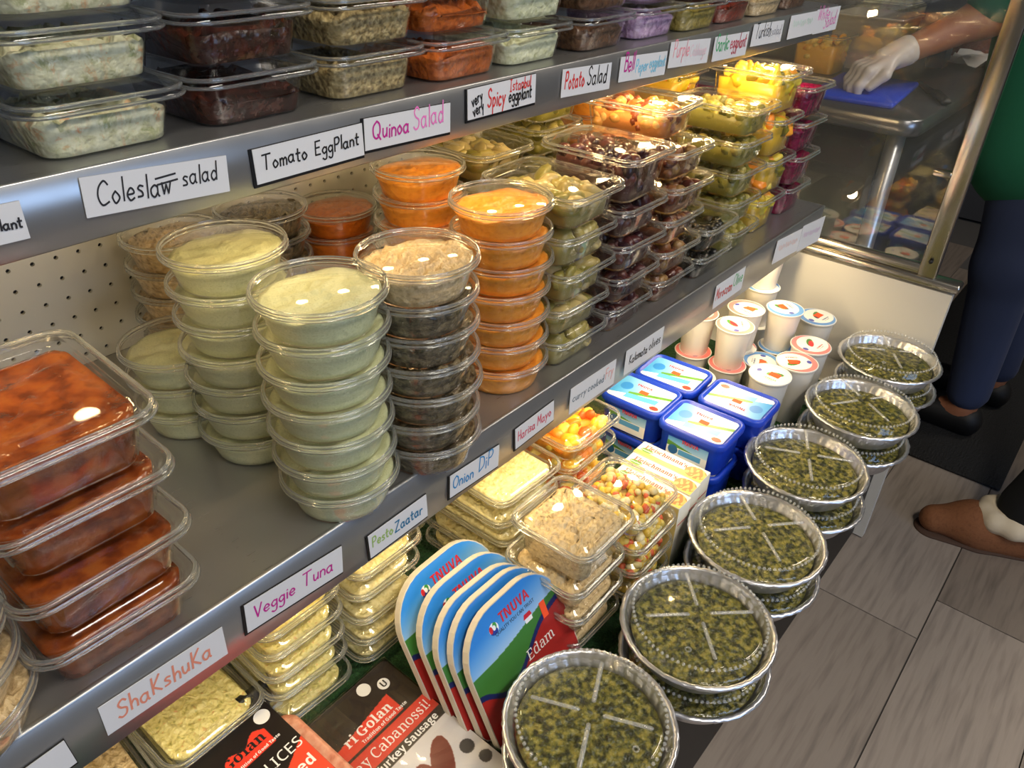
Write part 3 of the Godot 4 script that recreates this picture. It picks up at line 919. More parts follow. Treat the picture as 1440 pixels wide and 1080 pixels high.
# ------------------------------------------------------------------ deck
func deck_goods() -> void:
	quiches()
	yogurts()
	blue_tubs()
	margarine()
	cheese_packs()
	deli_packs()
	var g := "salad containers on the deck"
	var egg := {"name": "egg", "mat": M.egg_salad, "what": "creamy vegetable salad", "full": 1.0, "amp": 0.006, "freq": 0.09}
	var pas := {"name": "pas", "mat": M.pasta_salad, "what": "creamy pasta salad", "full": 1.0, "amp": 0.006, "freq": 0.09}
	var chi := {"name": "chi", "mat": M.chicken, "what": "chopped chicken salad", "full": 0.95, "amp": 0.012, "freq": 0.14, "dome": 0.006}
	var sal := {"name": "sal", "mat": M.chunk, "what": "yellow and red salad", "size": Vector3(0.0075, 0.005, 0.006), "count": 210, "pal": [rgb(224, 190, 60), rgb(214, 178, 70), rgb(202, 92, 56), rgb(214, 190, 96), rgb(214, 200, 150), rgb(224, 212, 168), rgb(206, 190, 130)], "core": rgb(216, 190, 110), "rise": 0.006}
	var pep := {"name": "pep", "mat": M.chunk, "what": "yellow-orange peppers", "size": Vector3(0.014, 0.008, 0.011), "count": 80, "pal": [rgb(242, 190, 50), rgb(236, 140, 40), rgb(228, 100, 34), rgb(240, 210, 90), rgb(214, 190, 110)], "core": rgb(230, 156, 52), "rise": 0.004}
	var d := DECK
	shell_stack(Vector3(0.190, d, -0.628), 2, 0.062, 0.078, 0.038, egg, "under the shakshuka card", g)
	shell_stack(Vector3(0.063, d, -0.63), 2, 0.06, 0.078, 0.036, {"name": "ham", "mat": M.chicken, "what": "pinkish minced salad", "full": 1.0, "amp": 0.006, "freq": 0.09}, "next to the creamy vegetable salad", g)
	shell_stack(Vector3(0.305, d, -0.61), 5, 0.056, 0.076, 0.0365, egg, "under the veggie tuna card", g)
	shell_stack(Vector3(0.425, d, -0.60), 5, 0.056, 0.076, 0.0365, pas, "under the pesto card", g)
	shell_stack(Vector3(0.535, d, -0.70), 4, 0.05, 0.07, 0.0365, pep, "behind the deck's pasta salads", g)
	shell_stack(Vector3(0.648, d, -0.565), 5, 0.068, 0.082, 0.0365, pas, "under the onion dip card", g)
	shell_stack(Vector3(0.805, d, -0.565), 4, 0.068, 0.08, 0.046, pep, "under the harissa card", g)
	shell_stack(Vector3(0.613, d, -0.398), 4, 0.06, 0.062, [0.046, 0.046, 0.046, 0.062], chi, "between cheese packs and margarine boxes", g)
	shell_stack(Vector3(0.735, d, -0.39), 4, 0.057, 0.06, 0.041, sal, "against the margarine boxes", g)

func quiches() -> void:
	var b := Build.new()
	var w := 40
	b.loft([circle(0.076, 0.0, 120), circle(0.079, 0.0015, 120), circle(0.0915, 0.030, 120, 0.0011, w), circle(0.0935, 0.0335, 120, 0.0008, w)], true)
	rng.seed = 55
	var crimp := func(r: float, y: float, amp: float, rise: float) -> PackedVector3Array:
		var out := PackedVector3Array()
		for i in 120:
			var a := -TAU * i / 120
			var q: float = r + rng.randf_range(-amp, amp)
			out.append(Vector3(cos(a) * q, y + rng.randf_range(-rise, rise), sin(a) * q))
		return out
	b.loft([circle(0.0935, 0.0335, 120, 0.0008, w), crimp.call(0.0985, 0.034, 0.0004, 0.0003), crimp.call(0.1010, 0.0352, 0.0008, 0.0004), crimp.call(0.1014, 0.037, 0.0009, 0.0005), crimp.call(0.0998, 0.0392, 0.0009, 0.0007), crimp.call(0.0962, 0.0392, 0.0009, 0.0007), crimp.call(0.0940, 0.0366, 0.0005, 0.0003), circle(0.0925, 0.032, 120, 0.0009, w), circle(0.086, 0.018, 120, 0.0010, w)])
	var tin := b.done()
	b = Build.new()
	b.loft([circle(0.0945, 0.0382, 120), circle(0.0930, 0.0384, 120), circle(0.0905, 0.0430, 120, 0.0007, 60), circle(0.0868, 0.0515, 120, 0.0007, 60)])
	b.loft([circle(0.0868, 0.0515, 120), circle(0.0862, 0.0530, 120, 0.0011, 60), circle(0.0845, 0.0540, 120, 0.0011, 60), circle(0.0828, 0.0532, 120), circle(0.081, 0.0545, 120), circle(0.078, 0.0552, 120)], false, true)
	var dome := b.done()
	# beaded ring of plastic, whitened to stand for its glints, round the top of the dome
	b = Build.new()
	for i in 76:
		var a := TAU * i / 76
		b.ellipsoid(Vector3(cos(a) * 0.0855, 0.0548, sin(a) * 0.0855), Basis.from_scale(Vector3.ONE * 0.0024), 6, 4)
	var beads := b.done()
	var ridge := Build.new()
	ridge.loft([rr(0.0028, 0.029, 0.0027, 0.0550, 0, 4), rr(0.0014, 0.0276, 0.0013, 0.0566, 0, 4)], true, true)
	var bar := ridge.done()
	var fills := []
	for k in 3: fills.append(filling(circle(0.075, 0, 72), circle(0.0852, 0, 72), 0.002, 0.0245, 0.003, 0.11, 60 + k, Vector2.ZERO, 0.002))
	var vent := joined([[circle(0.004, 0.0, 16), circle(0.0042, 0.0012, 16), circle(0.003, 0.0016, 16), circle(0.0022, 0.0006, 16)]])
	var tops := [[828, 1003], [979, 866], [1057, 750], [1126, 650], [1207, 570], [1247, 500]]
	var where := ["beside the cheese packs", "in front of the chicken salad", "in front of the margarine boxes", "in front of the blue tubs", "in front of the white cups", "at the white end panel"]
	for i in tops.size():
		var p := at_y(tops[i][0], tops[i][1], DECK + 0.0575 + 0.041) + Vector3([-0.006, -0.006, 0.005, 0.009, 0.002, 0.0][i], 0, 0.006)
		rng.seed = 300 + i
		for k in 2:
			var at := Vector3(p.x, DECK + k * 0.0575, p.z) + (Vector3(rng.randf_range(-0.004, 0.008), 0, rng.randf_range(-0.004, 0.008)) if k == 0 else Vector3.ZERO)
			var t := thing("quiche", "%s spinach quiche in foil tin with clear dome, %s" % ["upper" if k else "lower", where[i]], "quiche", at, "spinach quiches along the deck front", rng.randf() * TAU)
			t.scale = Vector3(0.955, 1, 0.955)
			part(t, "foil_tin", tin, M.foil)
			part(t, "filling", fills[(i + k) % 3], M.quiche)
			var d := part(t, "dome_lid", dome, M.clear)
			part(d, "bead_ring", beads, M.glint_white, Vector3.ZERO, "stuff")
			for q in 4: part(d, "ridge", bar, M.glint_white, Vector3(sin(q * PI / 2), 0, cos(q * PI / 2)) * 0.042).rotation.y = q * PI / 2
			part(d, "vent", vent, M.glint_white, Vector3(0.055, 0.0552, 0.03))

func yogurts() -> void:
	var cup := joined([[circle(0.0265, 0, 32), circle(0.028, 0.002, 32), circle(0.0355, 0.086, 32), circle(0.0365, 0.0885, 32)], [circle(0.0365, 0.0885, 32), circle(0.0392, 0.089, 32), circle(0.0392, 0.0906, 32)]], true)
	var rim := joined([[circle(0.0392, 0.0906, 32), circle(0.0398, 0.0912, 32), circle(0.0388, 0.0922, 32), circle(0.037, 0.0916, 32)]])
	var top := disc(0.0375, 0.0918)
	var prints := {}
	for k in {"pink": [rgb(236, 130, 130), rgb(206, 50, 60)], "blue": [rgb(96, 150, 214), rgb(40, 70, 110)], "green": [rgb(232, 236, 226), rgb(90, 160, 80)]}.keys():
		var c: Array = {"pink": [rgb(236, 130, 130), rgb(206, 50, 60)], "blue": [rgb(96, 150, 214), rgb(40, 70, 110)], "green": [rgb(226, 232, 222), rgb(90, 160, 80)]}[k]
		prints[k] = paint(96, 96, func(u: float, v: float) -> Color:
			var col := rgb(236, 236, 234)
			if not oval(u, v, 0.58, 0.5, 0.44, 0.4): col = c[0]
			if oval(u, v, 0.2, 0.5, 0.06, 0.08): col = rgb(70, 80, 170)
			if oval(u, v, 0.6, 0.42, 0.2, 0.09, -0.5): col = rgb(66, 130, 60)
			if oval(u, v, 0.57, 0.47, 0.17, 0.07, -0.5): col = c[1]
			if absf(v - 0.7) < 0.02 and absf(u - 0.6) < 0.16 and int(u * 60) % 3: col = c[1]
			if absf(v - 0.76) < 0.015 and absf(u - 0.58) < 0.12 and int(u * 70) % 3: col = rgb(120, 120, 130)
			return col)
	# x, z, how many high, foil colour, sticker, where
	var spots := [[1.349, -0.508, 2, "pink", true, "beside the tall corner cups"], [1.402, -0.450, 2, "blue", true, "behind the blue-lidded tall cup"], [1.505, -0.415, 1, "blue", true, "tall, at the white end panel"], [1.381, -0.378, 1, "pink", false, "tall, beside the endmost quiche"], [1.301, -0.372, 1, "pink", true, "tall, behind the second quiche from the end"], [1.268, -0.492, 2, "pink", false, "standing behind the blue tubs"], [1.270, -0.568, 2, "pink", false, "half under the shelf edge"], [1.224, -0.391, 1, "green", true, "tall, against the blue tubs"], [1.326, -0.446, 1, "blue", true, "low among the tall cups"], [1.185, -0.514, 1, "green", false, "low behind the blue tubs"], [1.47, -0.53, 3, "blue", false, "at the back corner"]]
	for s in spots:
		for k in s[2]:
			var t := thing("yogurt_cup", "white cup with %s foil lid, %s" % [s[3], s[5] if s[2] == 1 else (level(k, s[2]) + " of those " if s[2] == 3 else ["lower one ", "upper one "][k]) + s[5]], "cup", Vector3(s[0], DECK + k * 0.0862, s[1]), "white cups in the deck corner", s[0] * 50.0)
			t.scale = Vector3(0.98, 1.36, 0.98) if s[5].begins_with("tall") else Vector3(0.93, 0.93, 0.93)
			part(t, "cup_wall", cup, M.cup)
			part(t, "foil_rim", rim, M.white)
			part(t, "foil_lid", top, prints[s[3]])
			if s[4] and k == s[2] - 1: part(t, "price_sticker", shared_box(Vector3(0.02, 0.0004, 0.014)), M.orange, Vector3(0.008, 0.0922, -0.002))

func blue_tubs() -> void:
	var hx := 0.047
	var hz := 0.06
	var H := 0.0665
	var body := joined([[rr(hx * 0.84, hz * 0.86, 0.014, 0), rr(hx * 0.86, hz * 0.88, 0.015, 0.002), rr(hx - 0.0045, hz - 0.0045, 0.017, H - 0.008)]], true)
	var lid := joined([[rr(hx, hz, 0.018, H - 0.012), rr(hx + 0.0006, hz + 0.0006, 0.018, H - 0.004), rr(hx - 0.0005, hz - 0.0005, 0.018, H - 0.0015), rr(hx - 0.003, hz - 0.003, 0.017, H), rr(hx - 0.006, hz - 0.006, 0.015, H - 0.0006), rr(hx - 0.0078, hz - 0.0078, 0.013, H - 0.004)]], false, true)
	var inset := sheet(rect_poly(hx - 0.0095, hz - 0.0095, 0.006), false)
	var side := sheet(rect_poly(0.036, 0.024, 0.001), true)
	var print_top := paint(96, 128, func(u: float, v: float) -> Color:
		# a long label read along its longer side: s along, t across
		var s := v
		var t := 1.0 - u
		var col := rgb(60, 150, 226).lerp(rgb(226, 240, 250), clampf(0.2 + s * 0.9 - t * 0.3, 0, 1))
		if t > 0.55 - 0.5 * (s - 0.4) and s > 0.3: col = rgb(92, 150, 60)
		if t > 0.66 - 0.5 * (s - 0.4): col = rgb(238, 240, 240)
		if absf(t - (0.72 - 0.25 * (s - 0.5))) < 0.1 and s > 0.28 and s < 0.85: col = rgb(88, 170, 226)
		if oval(s, t, 0.17, 0.42, 0.11, 0.16): col = rgb(50, 130, 214)
		if oval(s, t, 0.88, 0.86, 0.08, 0.08): col = rgb(214, 60, 50)
		return col)
	var print_side := paint(96, 64, func(u: float, v: float) -> Color:
		var col := rgb(70, 150, 220).lerp(rgb(220, 236, 246), clampf(v * 1.2 + u * 0.3 - 0.2, 0, 1))
		if v > 0.35 + u * 0.3: col = rgb(84, 140, 56)
		if v > 0.55: col = rgb(230, 234, 236)
		if oval(u, v, 0.16, 0.66, 0.12, 0.18): col = rgb(40, 96, 150)
		if absf(v - 0.68) < 0.1 and u > 0.3 and u < 0.85: col = rgb(88, 160, 214)
		return col)
	var cols := [[915, 556, "next to the pepper salad"], [960, 528, "under the Kalamata card"], [1001, 598, "in front of the quiche row's fourth stack"], [1053, 566, "beside the white cups"]]
	for i in 4:
		var p := at_y(cols[i][0], cols[i][1], DECK + 2 * H)
		for k in 2:
			var t := thing("spread_tub", "%s blue plastic tub with printed lid, %s" % ["upper" if k else "lower", cols[i][2]], "tub", Vector3(p.x, DECK + k * (H - 0.0005), p.z - 0.017), "blue spread tubs", [0.0, 0.02, 0.0, PI][i] + (0.03 if k else 0.0))
			part(t, "tub_body", body, M.blue_tub)
			var l := part(t, "lid", lid, M.blue_tub)
			part(l, "printed_label", inset, print_top, Vector3(0, H - 0.0037, 0))
			part(l, "price_sticker", shared_box(Vector3(0.010, 0.0004, 0.016)), M.orange, Vector3(0.004, H - 0.0034, 0.002))
			print_text(l, "TNUVA", 0.03, M.red_ink, flat_on_top(Vector3(0.021, H - 0.0034, -0.006), -PI / 2))
			var s := part(t, "side_label", side, print_side, Vector3(-0.0415, 0.030, 0))
			s.transform = Transform3D(Basis(Vector3.UP, -PI / 2) * Basis(Vector3.RIGHT, -0.08), Vector3(-0.0432, 0.031, 0))
			print_text(t, "TNUVA", 0.03, M.red_ink, Transform3D(Basis(Vector3.UP, -PI / 2) * Basis(Vector3.RIGHT, -0.08), Vector3(-0.0447, 0.045, 0.004)))

func margarine() -> void:
	var top := paint(64, 192, func(u: float, v: float) -> Color:
		var col := rgb(240, 238, 228)
		if u < 0.28 + 0.25 * maxf(0, v - 0.45): col = rgb(240, 206, 96)
		if v > 0.66 and oval(u, v, 0.5, 0.86, 0.42, 0.15): col = rgb(226, 184, 104) if sin(u * 11 + 3 * sin(v * 40)) + sin(v * 60 + 2 * sin(u * 9)) > 0.2 else rgb(180, 124, 58)
		if oval(u, v, 0.42, 0.14, 0.16, 0.09): col = rgb(86, 150, 60)
		return col)
	for i in 3:
		var t := thing("margarine_box", ["white and yellow margarine box touching the blue tubs", "white and yellow margarine box in the middle of three", "white and yellow margarine box touching the salad containers"][i], "box", Vector3(0.885 - i * 0.0352, DECK, -0.399 + [0.0, 0.002, 0.006][i]), "margarine boxes", [0.0, 0.01, -0.015][i])
		part(t, "carton", box_mesh(Vector3(0.034, 0.119, 0.118), 0.0008), mat(Color(0.86, 0.85, 0.8), 0.4), Vector3(0, 0.0595, 0))
		part(t, "printed_top", sheet(rect_poly(0.0165, 0.0585, 0.0005), false), top, Vector3(0, 0.1192, 0))
		part(t, "printed_side", sheet(rect_poly(0.0585, 0.058, 0.0005), true), mat(rgb(238, 214, 130), 0.4), Vector3.ZERO).transform = Transform3D(Basis(Vector3.UP, -PI / 2), Vector3(-0.0172, 0.06, 0))
		print_text(t, "Fleischmann's", 0.074, M.red_ink, flat_on_top(Vector3(0.006, 0.1194, -0.012), -PI / 2), true, true, 1.25)
		print_text(t, "Fleischmann's", 0.028, M.red_ink, Transform3D(Basis.IDENTITY, Vector3(0, 0.085, 0.0591)), true)
		print_text(t, "unsalted", 0.018, M.white_ink, flat_on_top(Vector3(-0.003, 0.1194, -0.042), -PI / 2), false)

func cheese_packs() -> void:
	var poly := rect_poly(0.086, 0.0825, 0.014, 0.062)
	var inner := rect_poly(0.0848, 0.0813, 0.0135, 0.0612)
	var tray := slab(poly, 0.010)
	var face := sheet(inner, true)
	var art := paint(192, 160, func(u: float, v: float) -> Color:
		var red_line := 0.55 - 0.19 * smoothstep(0.3, 1.0, u) + 0.13 * smoothstep(0.0, 0.25, u) * (1.0 - smoothstep(0.25, 0.75, u))
		var hill := 0.37 - 0.09 * u + 0.02 * sin(u * 5.0)
		var col := rgb(44, 130, 214).lerp(rgb(206, 222, 238), clampf(v * 2.9 + (u - 0.5) * 0.5 - 0.25, 0, 1))
		if v > hill: col = rgb(62, 122, 54)
		if v > red_line - 0.045: col = rgb(26, 38, 96)
		if v > red_line: col = rgb(168, 40, 36)
		if oval(u, v, 0.36, 0.95, 0.13, 0.13): col = rgb(60, 130, 200)
		return col)
	var logo := paint(48, 48, func(u: float, v: float) -> Color:
		var col := rgb(238, 240, 244)
		if oval(u, v, 0.45, 0.75, 0.4, 0.32): col = rgb(30, 60, 150)
		if oval(u, v, 0.2, 0.45, 0.18, 0.3): col = rgb(200, 40, 50)
		if oval(u, v, 0.66, 0.3, 0.2, 0.3): col = rgb(60, 150, 70)
		if oval(u, v, 0.55, 0.45, 0.16, 0.22): col = rgb(238, 240, 244)
		return col)
	var tops := [[745, 817], [705, 803], [682, 787], [652, 769]]
	var names := ["frontmost cheese pack with orange sticker, TNUVA over EDAM", "second cheese pack from the front, tilted close behind the frontmost", "third cheese pack from the front", "rearmost cheese pack beside the pasta salad"]
	for i in 5:
		var p: Vector3
		var label := ""
		if i < 4:
			p = at_y(tops[i][0], tops[i][1], -0.722)
			label = "red, green and blue %s" % names[i]
		else:
			p = at_y(724, 812, -0.727)
			label = "red, green and blue cheese pack slid behind the frontmost one"
		var base := Vector3(p.x - 0.046, DECK, p.z + 0.062)
		var t := thing("cheese_pack", label, "cheese", base, "leaning cheese packs")
		t.rotation = Vector3(-0.47, [0.02, -0.02, 0.0, 0.03, 0.0][i], 0)
		part(t, "tray", tray, mat(rgb(206, 200, 186), 0.5), Vector3(0, 0.0825, 0))
		part(t, "printed_face", face, art, Vector3(0, 0.0825, 0.0104))
		var z := 0.0107
		part(t, "emblem", disc(0.0078, 0), logo).transform = Transform3D(Basis(Vector3.RIGHT, PI / 2), Vector3(-0.031, 0.138, z))
		print_text(t, "TNUVA", 0.054, M.red_ink, Transform3D(Basis.IDENTITY, Vector3(0.008, 0.143, z)), false, true, 1.15)
		print_text(t, "QUALITY YOU CAN TRUST", 0.072, M.black_ink, Transform3D(Basis.IDENTITY, Vector3(0.004, 0.1295, z)), false, false)
		print_text(t, "Edam", 0.052, M.white_ink, Transform3D(Basis.IDENTITY, Vector3(0.026, 0.074, z)), true, false)
		part(t, "house_roof", sheet(PackedVector2Array([Vector2(-0.008, 0), Vector2(0.008, 0), Vector2(0.006, 0.006), Vector2(-0.005, 0.006)]), true), M.red_ink, Vector3(0.022, 0.116, z))
		part(t, "house_wall", sheet(PackedVector2Array([Vector2(-0.006, -0.006), Vector2(0.007, -0.006), Vector2(0.007, 0), Vector2(-0.006, 0)]), true), M.white_ink, Vector3(0.022, 0.116, z))
		if i == 0 or i == 1: part(t, "price_sticker", shared_box(Vector3(0.010, 0.022, 0.0006)), M.orange, Vector3(0.050, 0.108 if i == 0 else 0.124, z))

func deli_packs() -> void:
	# vacuum pack of sausages lying on the mat
	var art := paint(160, 200, func(u: float, v: float) -> Color:
		var col := rgb(34, 24, 24)
		if v > 0.325 and v < 0.44: col = rgb(206, 56, 40)
		if v > 0.15 and v < 0.31 and u > 0.3 and u < 0.82 and v > 0.27 - 0.12 * u: col = rgb(214, 60, 42)
		if v > 0.5: col = rgb(206, 204, 206)
		if oval(u, v, 0.55, 0.74, 0.09, 0.15, 0.4) or oval(u, v, 0.72, 0.68, 0.07, 0.16, 0.8) or oval(u, v, 0.4, 0.84, 0.09, 0.13, 0.2): col = rgb(112, 44, 34)
		if oval(u, v, 0.9, 0.72, 0.05, 0.04) or oval(u, v, 0.93, 0.83, 0.045, 0.035): col = rgb(60, 58, 60)
		return col)
	var t := thing("sausage_pack", "black, red and white vacuum pack of turkey sausages lying beside the cheese packs", "package", Vector3(0.308, DECK, -0.408))
	t.rotation = Vector3(0.05, 0.03, 0)
	part(t, "pouch", box_mesh(Vector3(0.186, 0.012, 0.226), 0.004), mat(Color(0.08, 0.07, 0.07), 0.2), Vector3(0, 0.012, 0))
	part(t, "printed_face", sheet(rect_poly(0.089, 0.109, 0.006), false), art, Vector3(0, 0.0184, 0))
	part(t, "wrap", box_mesh(Vector3(0.19, 0.0155, 0.23), 0.005), M.clear, Vector3(0, 0.0125, 0))
	print_text(t, "ri Golan", 0.07, M.white_ink, flat_on_top(Vector3(0.014, 0.0187, -0.058)), true)
	print_text(t, "Tradition of Good Taste", 0.07, M.white_ink, flat_on_top(Vector3(0.03, 0.0187, -0.046)), false)
	print_text(t, "Turkey Cabanossi!", 0.155, M.white_ink, flat_on_top(Vector3(0.004, 0.0187, -0.026)), true, false)
	print_text(t, "Smoked Turkey Sausage", 0.15, M.white_ink, flat_on_top(Vector3(0.002, 0.0187, -0.007)), false)
	part(t, "seal_print", disc(0.009, 0, 20), M.white_ink, Vector3(0.042, 0.0187, -0.096))
	part(t, "kosher_print", disc(0.008, 0, 20), M.white_ink, Vector3(0.064, 0.0187, -0.084))
	print_text(t, "U", 0.007, M.black_ink, flat_on_top(Vector3(0.064, 0.019, -0.084)))
	# clear tray of slices with a black and red card
	var art2 := paint(160, 200, func(u: float, v: float) -> Color:
		var col := rgb(30, 24, 24)
		if v > 0.32 + (1.0 - u) * 0.45: col = rgb(226, 72, 46)
		if v > 0.08 and v < 0.24 and u > 0.4 and u < 0.87 and v > 0.2 - 0.1 * u + 0.02 * sin(u * 30): col = rgb(222, 62, 44)
		return col)
	t = thing("slices_tray", "clear plastic tray of turkey slices with black and red card", "package", Vector3(0.19, DECK + 0.021, -0.447))
	t.rotation = Vector3(0.0, 0.02, 0.07)
	part(t, "tray", joined([[rr(0.092, 0.108, 0.016, 0.0), rr(0.094, 0.11, 0.018, 0.002), rr(0.102, 0.118, 0.02, 0.022), rr(0.112, 0.128, 0.022, 0.0225), rr(0.112, 0.128, 0.022, 0.024)]], true), M.clear)
	part(t, "film", joined([[rr(0.112, 0.128, 0.022, 0.0242), rr(0.11, 0.126, 0.022, 0.0252)]], false, true), M.clear)
	part(t, "slices", filling(rr(0.074, 0.088, 0.018, 0), rr(0.08, 0.094, 0.018, 0), 0.002, 0.011, 0.004, 0.03, 5), food([rgb(196, 110, 84), rgb(226, 160, 132), rgb(236, 186, 160)], [], 14.0, 0.3, 0.1))
	part(t, "printed_card", sheet(rect_poly(0.079, 0.105, 0.003), false), art2, Vector3(-0.015, 0.0256, -0.01))
	print_text(t, "Golan", 0.052, M.black_ink, flat_on_top(Vector3(0.012, 0.026, -0.082)), true)
	print_text(t, "Tradition of Good Taste", 0.06, M.white_ink, flat_on_top(Vector3(0.02, 0.026, -0.068)), false)
	print_text(t, "TURKEY SLICES", 0.125, M.white_ink, flat_on_top(Vector3(-0.002, 0.026, -0.045)), false, false)
	print_text(t, "Smoked", 0.07, M.white_ink, flat_on_top(Vector3(0.022, 0.026, -0.018)), false)
	print_text(t, "Turkey Breast", 0.11, M.white_ink, flat_on_top(Vector3(0.004, 0.026, 0.008)), false)
	part(t, "seal_print", disc(0.0095, 0, 20), M.white_ink, Vector3(0.05, 0.026, -0.101))
	var bar := thing("divider_strip", "black back edge of the slices pack, built as a separate strip", "strip", at_y(379, 964, -0.815) + Vector3(0, -0.045, 0))  # black rear edge of the Golan pack, made as its own bar
	part(bar, "strip", box_mesh(Vector3(0.075, 0.06, 0.012), 0.002), M.black, Vector3(-0.01, 0.03, 0))

# ------------------------------------------------------------------ shelf cards
func card(lip: int, px: Array, texts: Array, label: String, backing := false) -> void:
	var z := -0.5132 if lip == 1 else -0.4503
	var c := []
	for q in px: c.append(at_z(q[0], q[1], z))
	var ux: Vector3 = ((c[1] - c[0]) + (c[2] - c[3])) / 2
	var uy: Vector3 = ((c[0] - c[3]) + (c[1] - c[2])) / 2
	var w := ux.length()
	var h := uy.length()
	var mid: Vector3 = (c[0] + c[1] + c[2] + c[3]) / 4
	var t := thing("shelf_card", label, "label", mid, "handwritten shelf cards")
	t.rotation.z = atan2(ux.y, ux.x)
	if backing: part(t, "magnet_backing", box_mesh(Vector3(w + 0.003, h + 0.003, 0.001)), M.black, Vector3(-0.001, -0.001, 0.0003))
	part(t, "card_paper", box_mesh(Vector3(w, h, 0.0006)), M.paper, Vector3(0, 0, 0.0012))
	var k := 0
	for s in texts:
		var ink := mat(s[4], 0.7)
		var wm := write_hand(s[0], s[3] * w, s[5] * 0.00042, hash(label) % 999 + k)
		k += 1
		var o := part(t, "handwriting", wm, ink, Vector3((s[1] - 0.5) * w, (s[2] - 0.5) * h, 0.0017))
		o.rotation.z = s[6] if s.size() > 6 else 0.0
		if s.size() > 7: o.scale = Vector3(1, s[7], 1)

func labels() -> void:
	var dark := Color(0.13, 0.13, 0.15)
	var blk := Color(0.05, 0.05, 0.06)
	var mag := rgb(190, 30, 140)
	var pnk := rgb(232, 120, 190)
	var red := rgb(208, 50, 48)
	var sky := rgb(130, 196, 220)
	var grn := rgb(70, 170, 110)
	card(1, [[-60, 302], [24, 279], [43, 336], [-45, 352]], [["eggplant", 0.1, 0.35, 0.85, dark, 1.4]], "white card reading eggplant with a clipped corner")
	card(1, [[107, 250], [312, 219], [326, 267], [123, 306]], [["Coleslaw", 0.08, 0.26, 0.5, dark, 1.3, 0.0, 1.25], ["salad", 0.65, 0.38, 0.27, dark, 1.3, 0.0, 1.2], ["-", 0.46, 0.12, 0.16, dark, 1.6], ["-", 0.47, -0.02, 0.16, dark, 1.6]], "white card reading Coleslaw salad in grey pencil-thin letters")
	card(1, [[347, 212], [507, 173], [511, 217], [366, 258]], [["Tomato", 0.06, 0.38, 0.4, blk, 1.6], ["EggPlant", 0.52, 0.38, 0.44, blk, 1.6]], "white card reading Tomato Eggplant in black marker", true)
	card(1, [[505, 170], [627, 145], [636, 184], [517, 209]], [["Quinoa", 0.08, 0.3, 0.42, mag, 1.8, 0.0, 1.1], ["Salad", 0.54, 0.34, 0.38, pnk, 1.5, 0.05, 1.3]], "white card reading Quinoa Salad in magenta and pink", true)
	card(1, [[652, 128], [747, 106], [756, 141], [660, 167]], [["very", 0.06, 0.42, 0.16, blk, 1.6, 0.25, 1.4], ["very", 0.08, 0.06, 0.16, blk, 1.6, 0.3, 1.4], ["Spicy", 0.27, 0.26, 0.27, red, 1.7, 0.0, 1.5], ["Istanbul", 0.6, 0.62, 0.32, red, 1.3, 0.0, 1.3], ["eggplant", 0.58, 0.24, 0.36, blk, 1.6, 0.0, 1.4]], "white card reading very very Spicy Istanbul eggplant", true)
	card(1, [[785, 100], [855, 90], [859, 122], [792, 135]], [["Potato", 0.05, 0.3, 0.4, red, 1.9, 0.0, 1.5], ["Salad", 0.5, 0.3, 0.42, blk, 1.7, 0.0, 1.3]], "white card reading Potato Salad in red and black")
	card(1, [[868, 83], [933, 74], [937, 102], [872, 113]], [["Bell", 0.08, 0.42, 0.22, mag, 1.9, 0.0, 1.4], ["Peper", 0.32, 0.32, 0.28, sky, 1.7, 0.0, 1.3], ["eggplant", 0.62, 0.4, 0.36, sky, 1.6, 0.0, 1.4]], "white card reading Bell Peper eggplant in magenta and pale blue")
	card(1, [[938, 63], [993, 57], [998, 84], [942, 92]], [["Purple", 0.08, 0.4, 0.4, rgb(236, 150, 160), 1.5, 0.0, 1.4], ["Cabbage", 0.5, 0.38, 0.42, rgb(226, 200, 206), 1.5, 0.0, 1.3]], "white card reading Purple Cabbage in faded pink")
	card(1, [[1000, 56], [1048, 48], [1051, 73], [1004, 83]], [["Garlic", 0.05, 0.4, 0.38, grn, 1.8, 0.0, 1.5], ["eggplant", 0.47, 0.4, 0.48, rgb(190, 60, 80), 1.6, 0.0, 1.5]], "white card reading Garlic eggplant in green and red")
	card(1, [[1055, 38], [1098, 32], [1100, 54], [1058, 62]], [["Turkish", 0.1, 0.36, 0.5, dark, 1.5, 0.0, 1.4], ["salad", 0.62, 0.38, 0.32, rgb(150, 150, 158), 1.3]], "white card reading Turkish salad in dark grey")
	card(1, [[1107, 28], [1144, 19], [1146, 43], [1110, 50]], [["~~~", 0.1, 0.4, 0.8, rgb(190, 222, 200), 1.3]], "white card with faded green writing beside the end card")
	card(1, [[1144, 19], [1177, 12], [1178, 37], [1146, 43]], [["White", 0.08, 0.56, 0.5, pnk, 1.8, 0.0, 1.1], ["Salad", 0.4, 0.16, 0.5, pnk, 1.8, 0.1, 1.1]], "endmost white card with pink writing on the upper shelf")
	# lower shelf
	card(2, [[20, 1090], [88, 1040], [108, 1070], [40, 1120]], [], "blank white card next to the shakshuka card", true)
	card(2, [[135, 995], [308, 883], [322, 915], [152, 1033]], [["ShaKshuKa", 0.1, 0.3, 0.78, rgb(222, 138, 112), 2.0, 0.0, 1.2]], "white card reading Shakshuka in faded orange")
	card(2, [[339, 852], [476, 770], [484, 800], [350, 888]], [["Veggie", 0.07, 0.36, 0.42, mag, 1.8], ["Tuna", 0.56, 0.34, 0.34, mag, 1.8, 0.0, 1.1]], "white card reading Veggie Tuna in magenta", true)
	card(2, [[513, 755], [596, 697], [602, 722], [523, 783]], [["Pesto", 0.04, 0.4, 0.36, rgb(150, 180, 100), 1.8, 0.0, 1.2], ["Zaatar", 0.42, 0.34, 0.5, rgb(36, 110, 150), 1.9, 0.0, 1.2]], "white card reading Pesto Zaatar in green and blue", true)
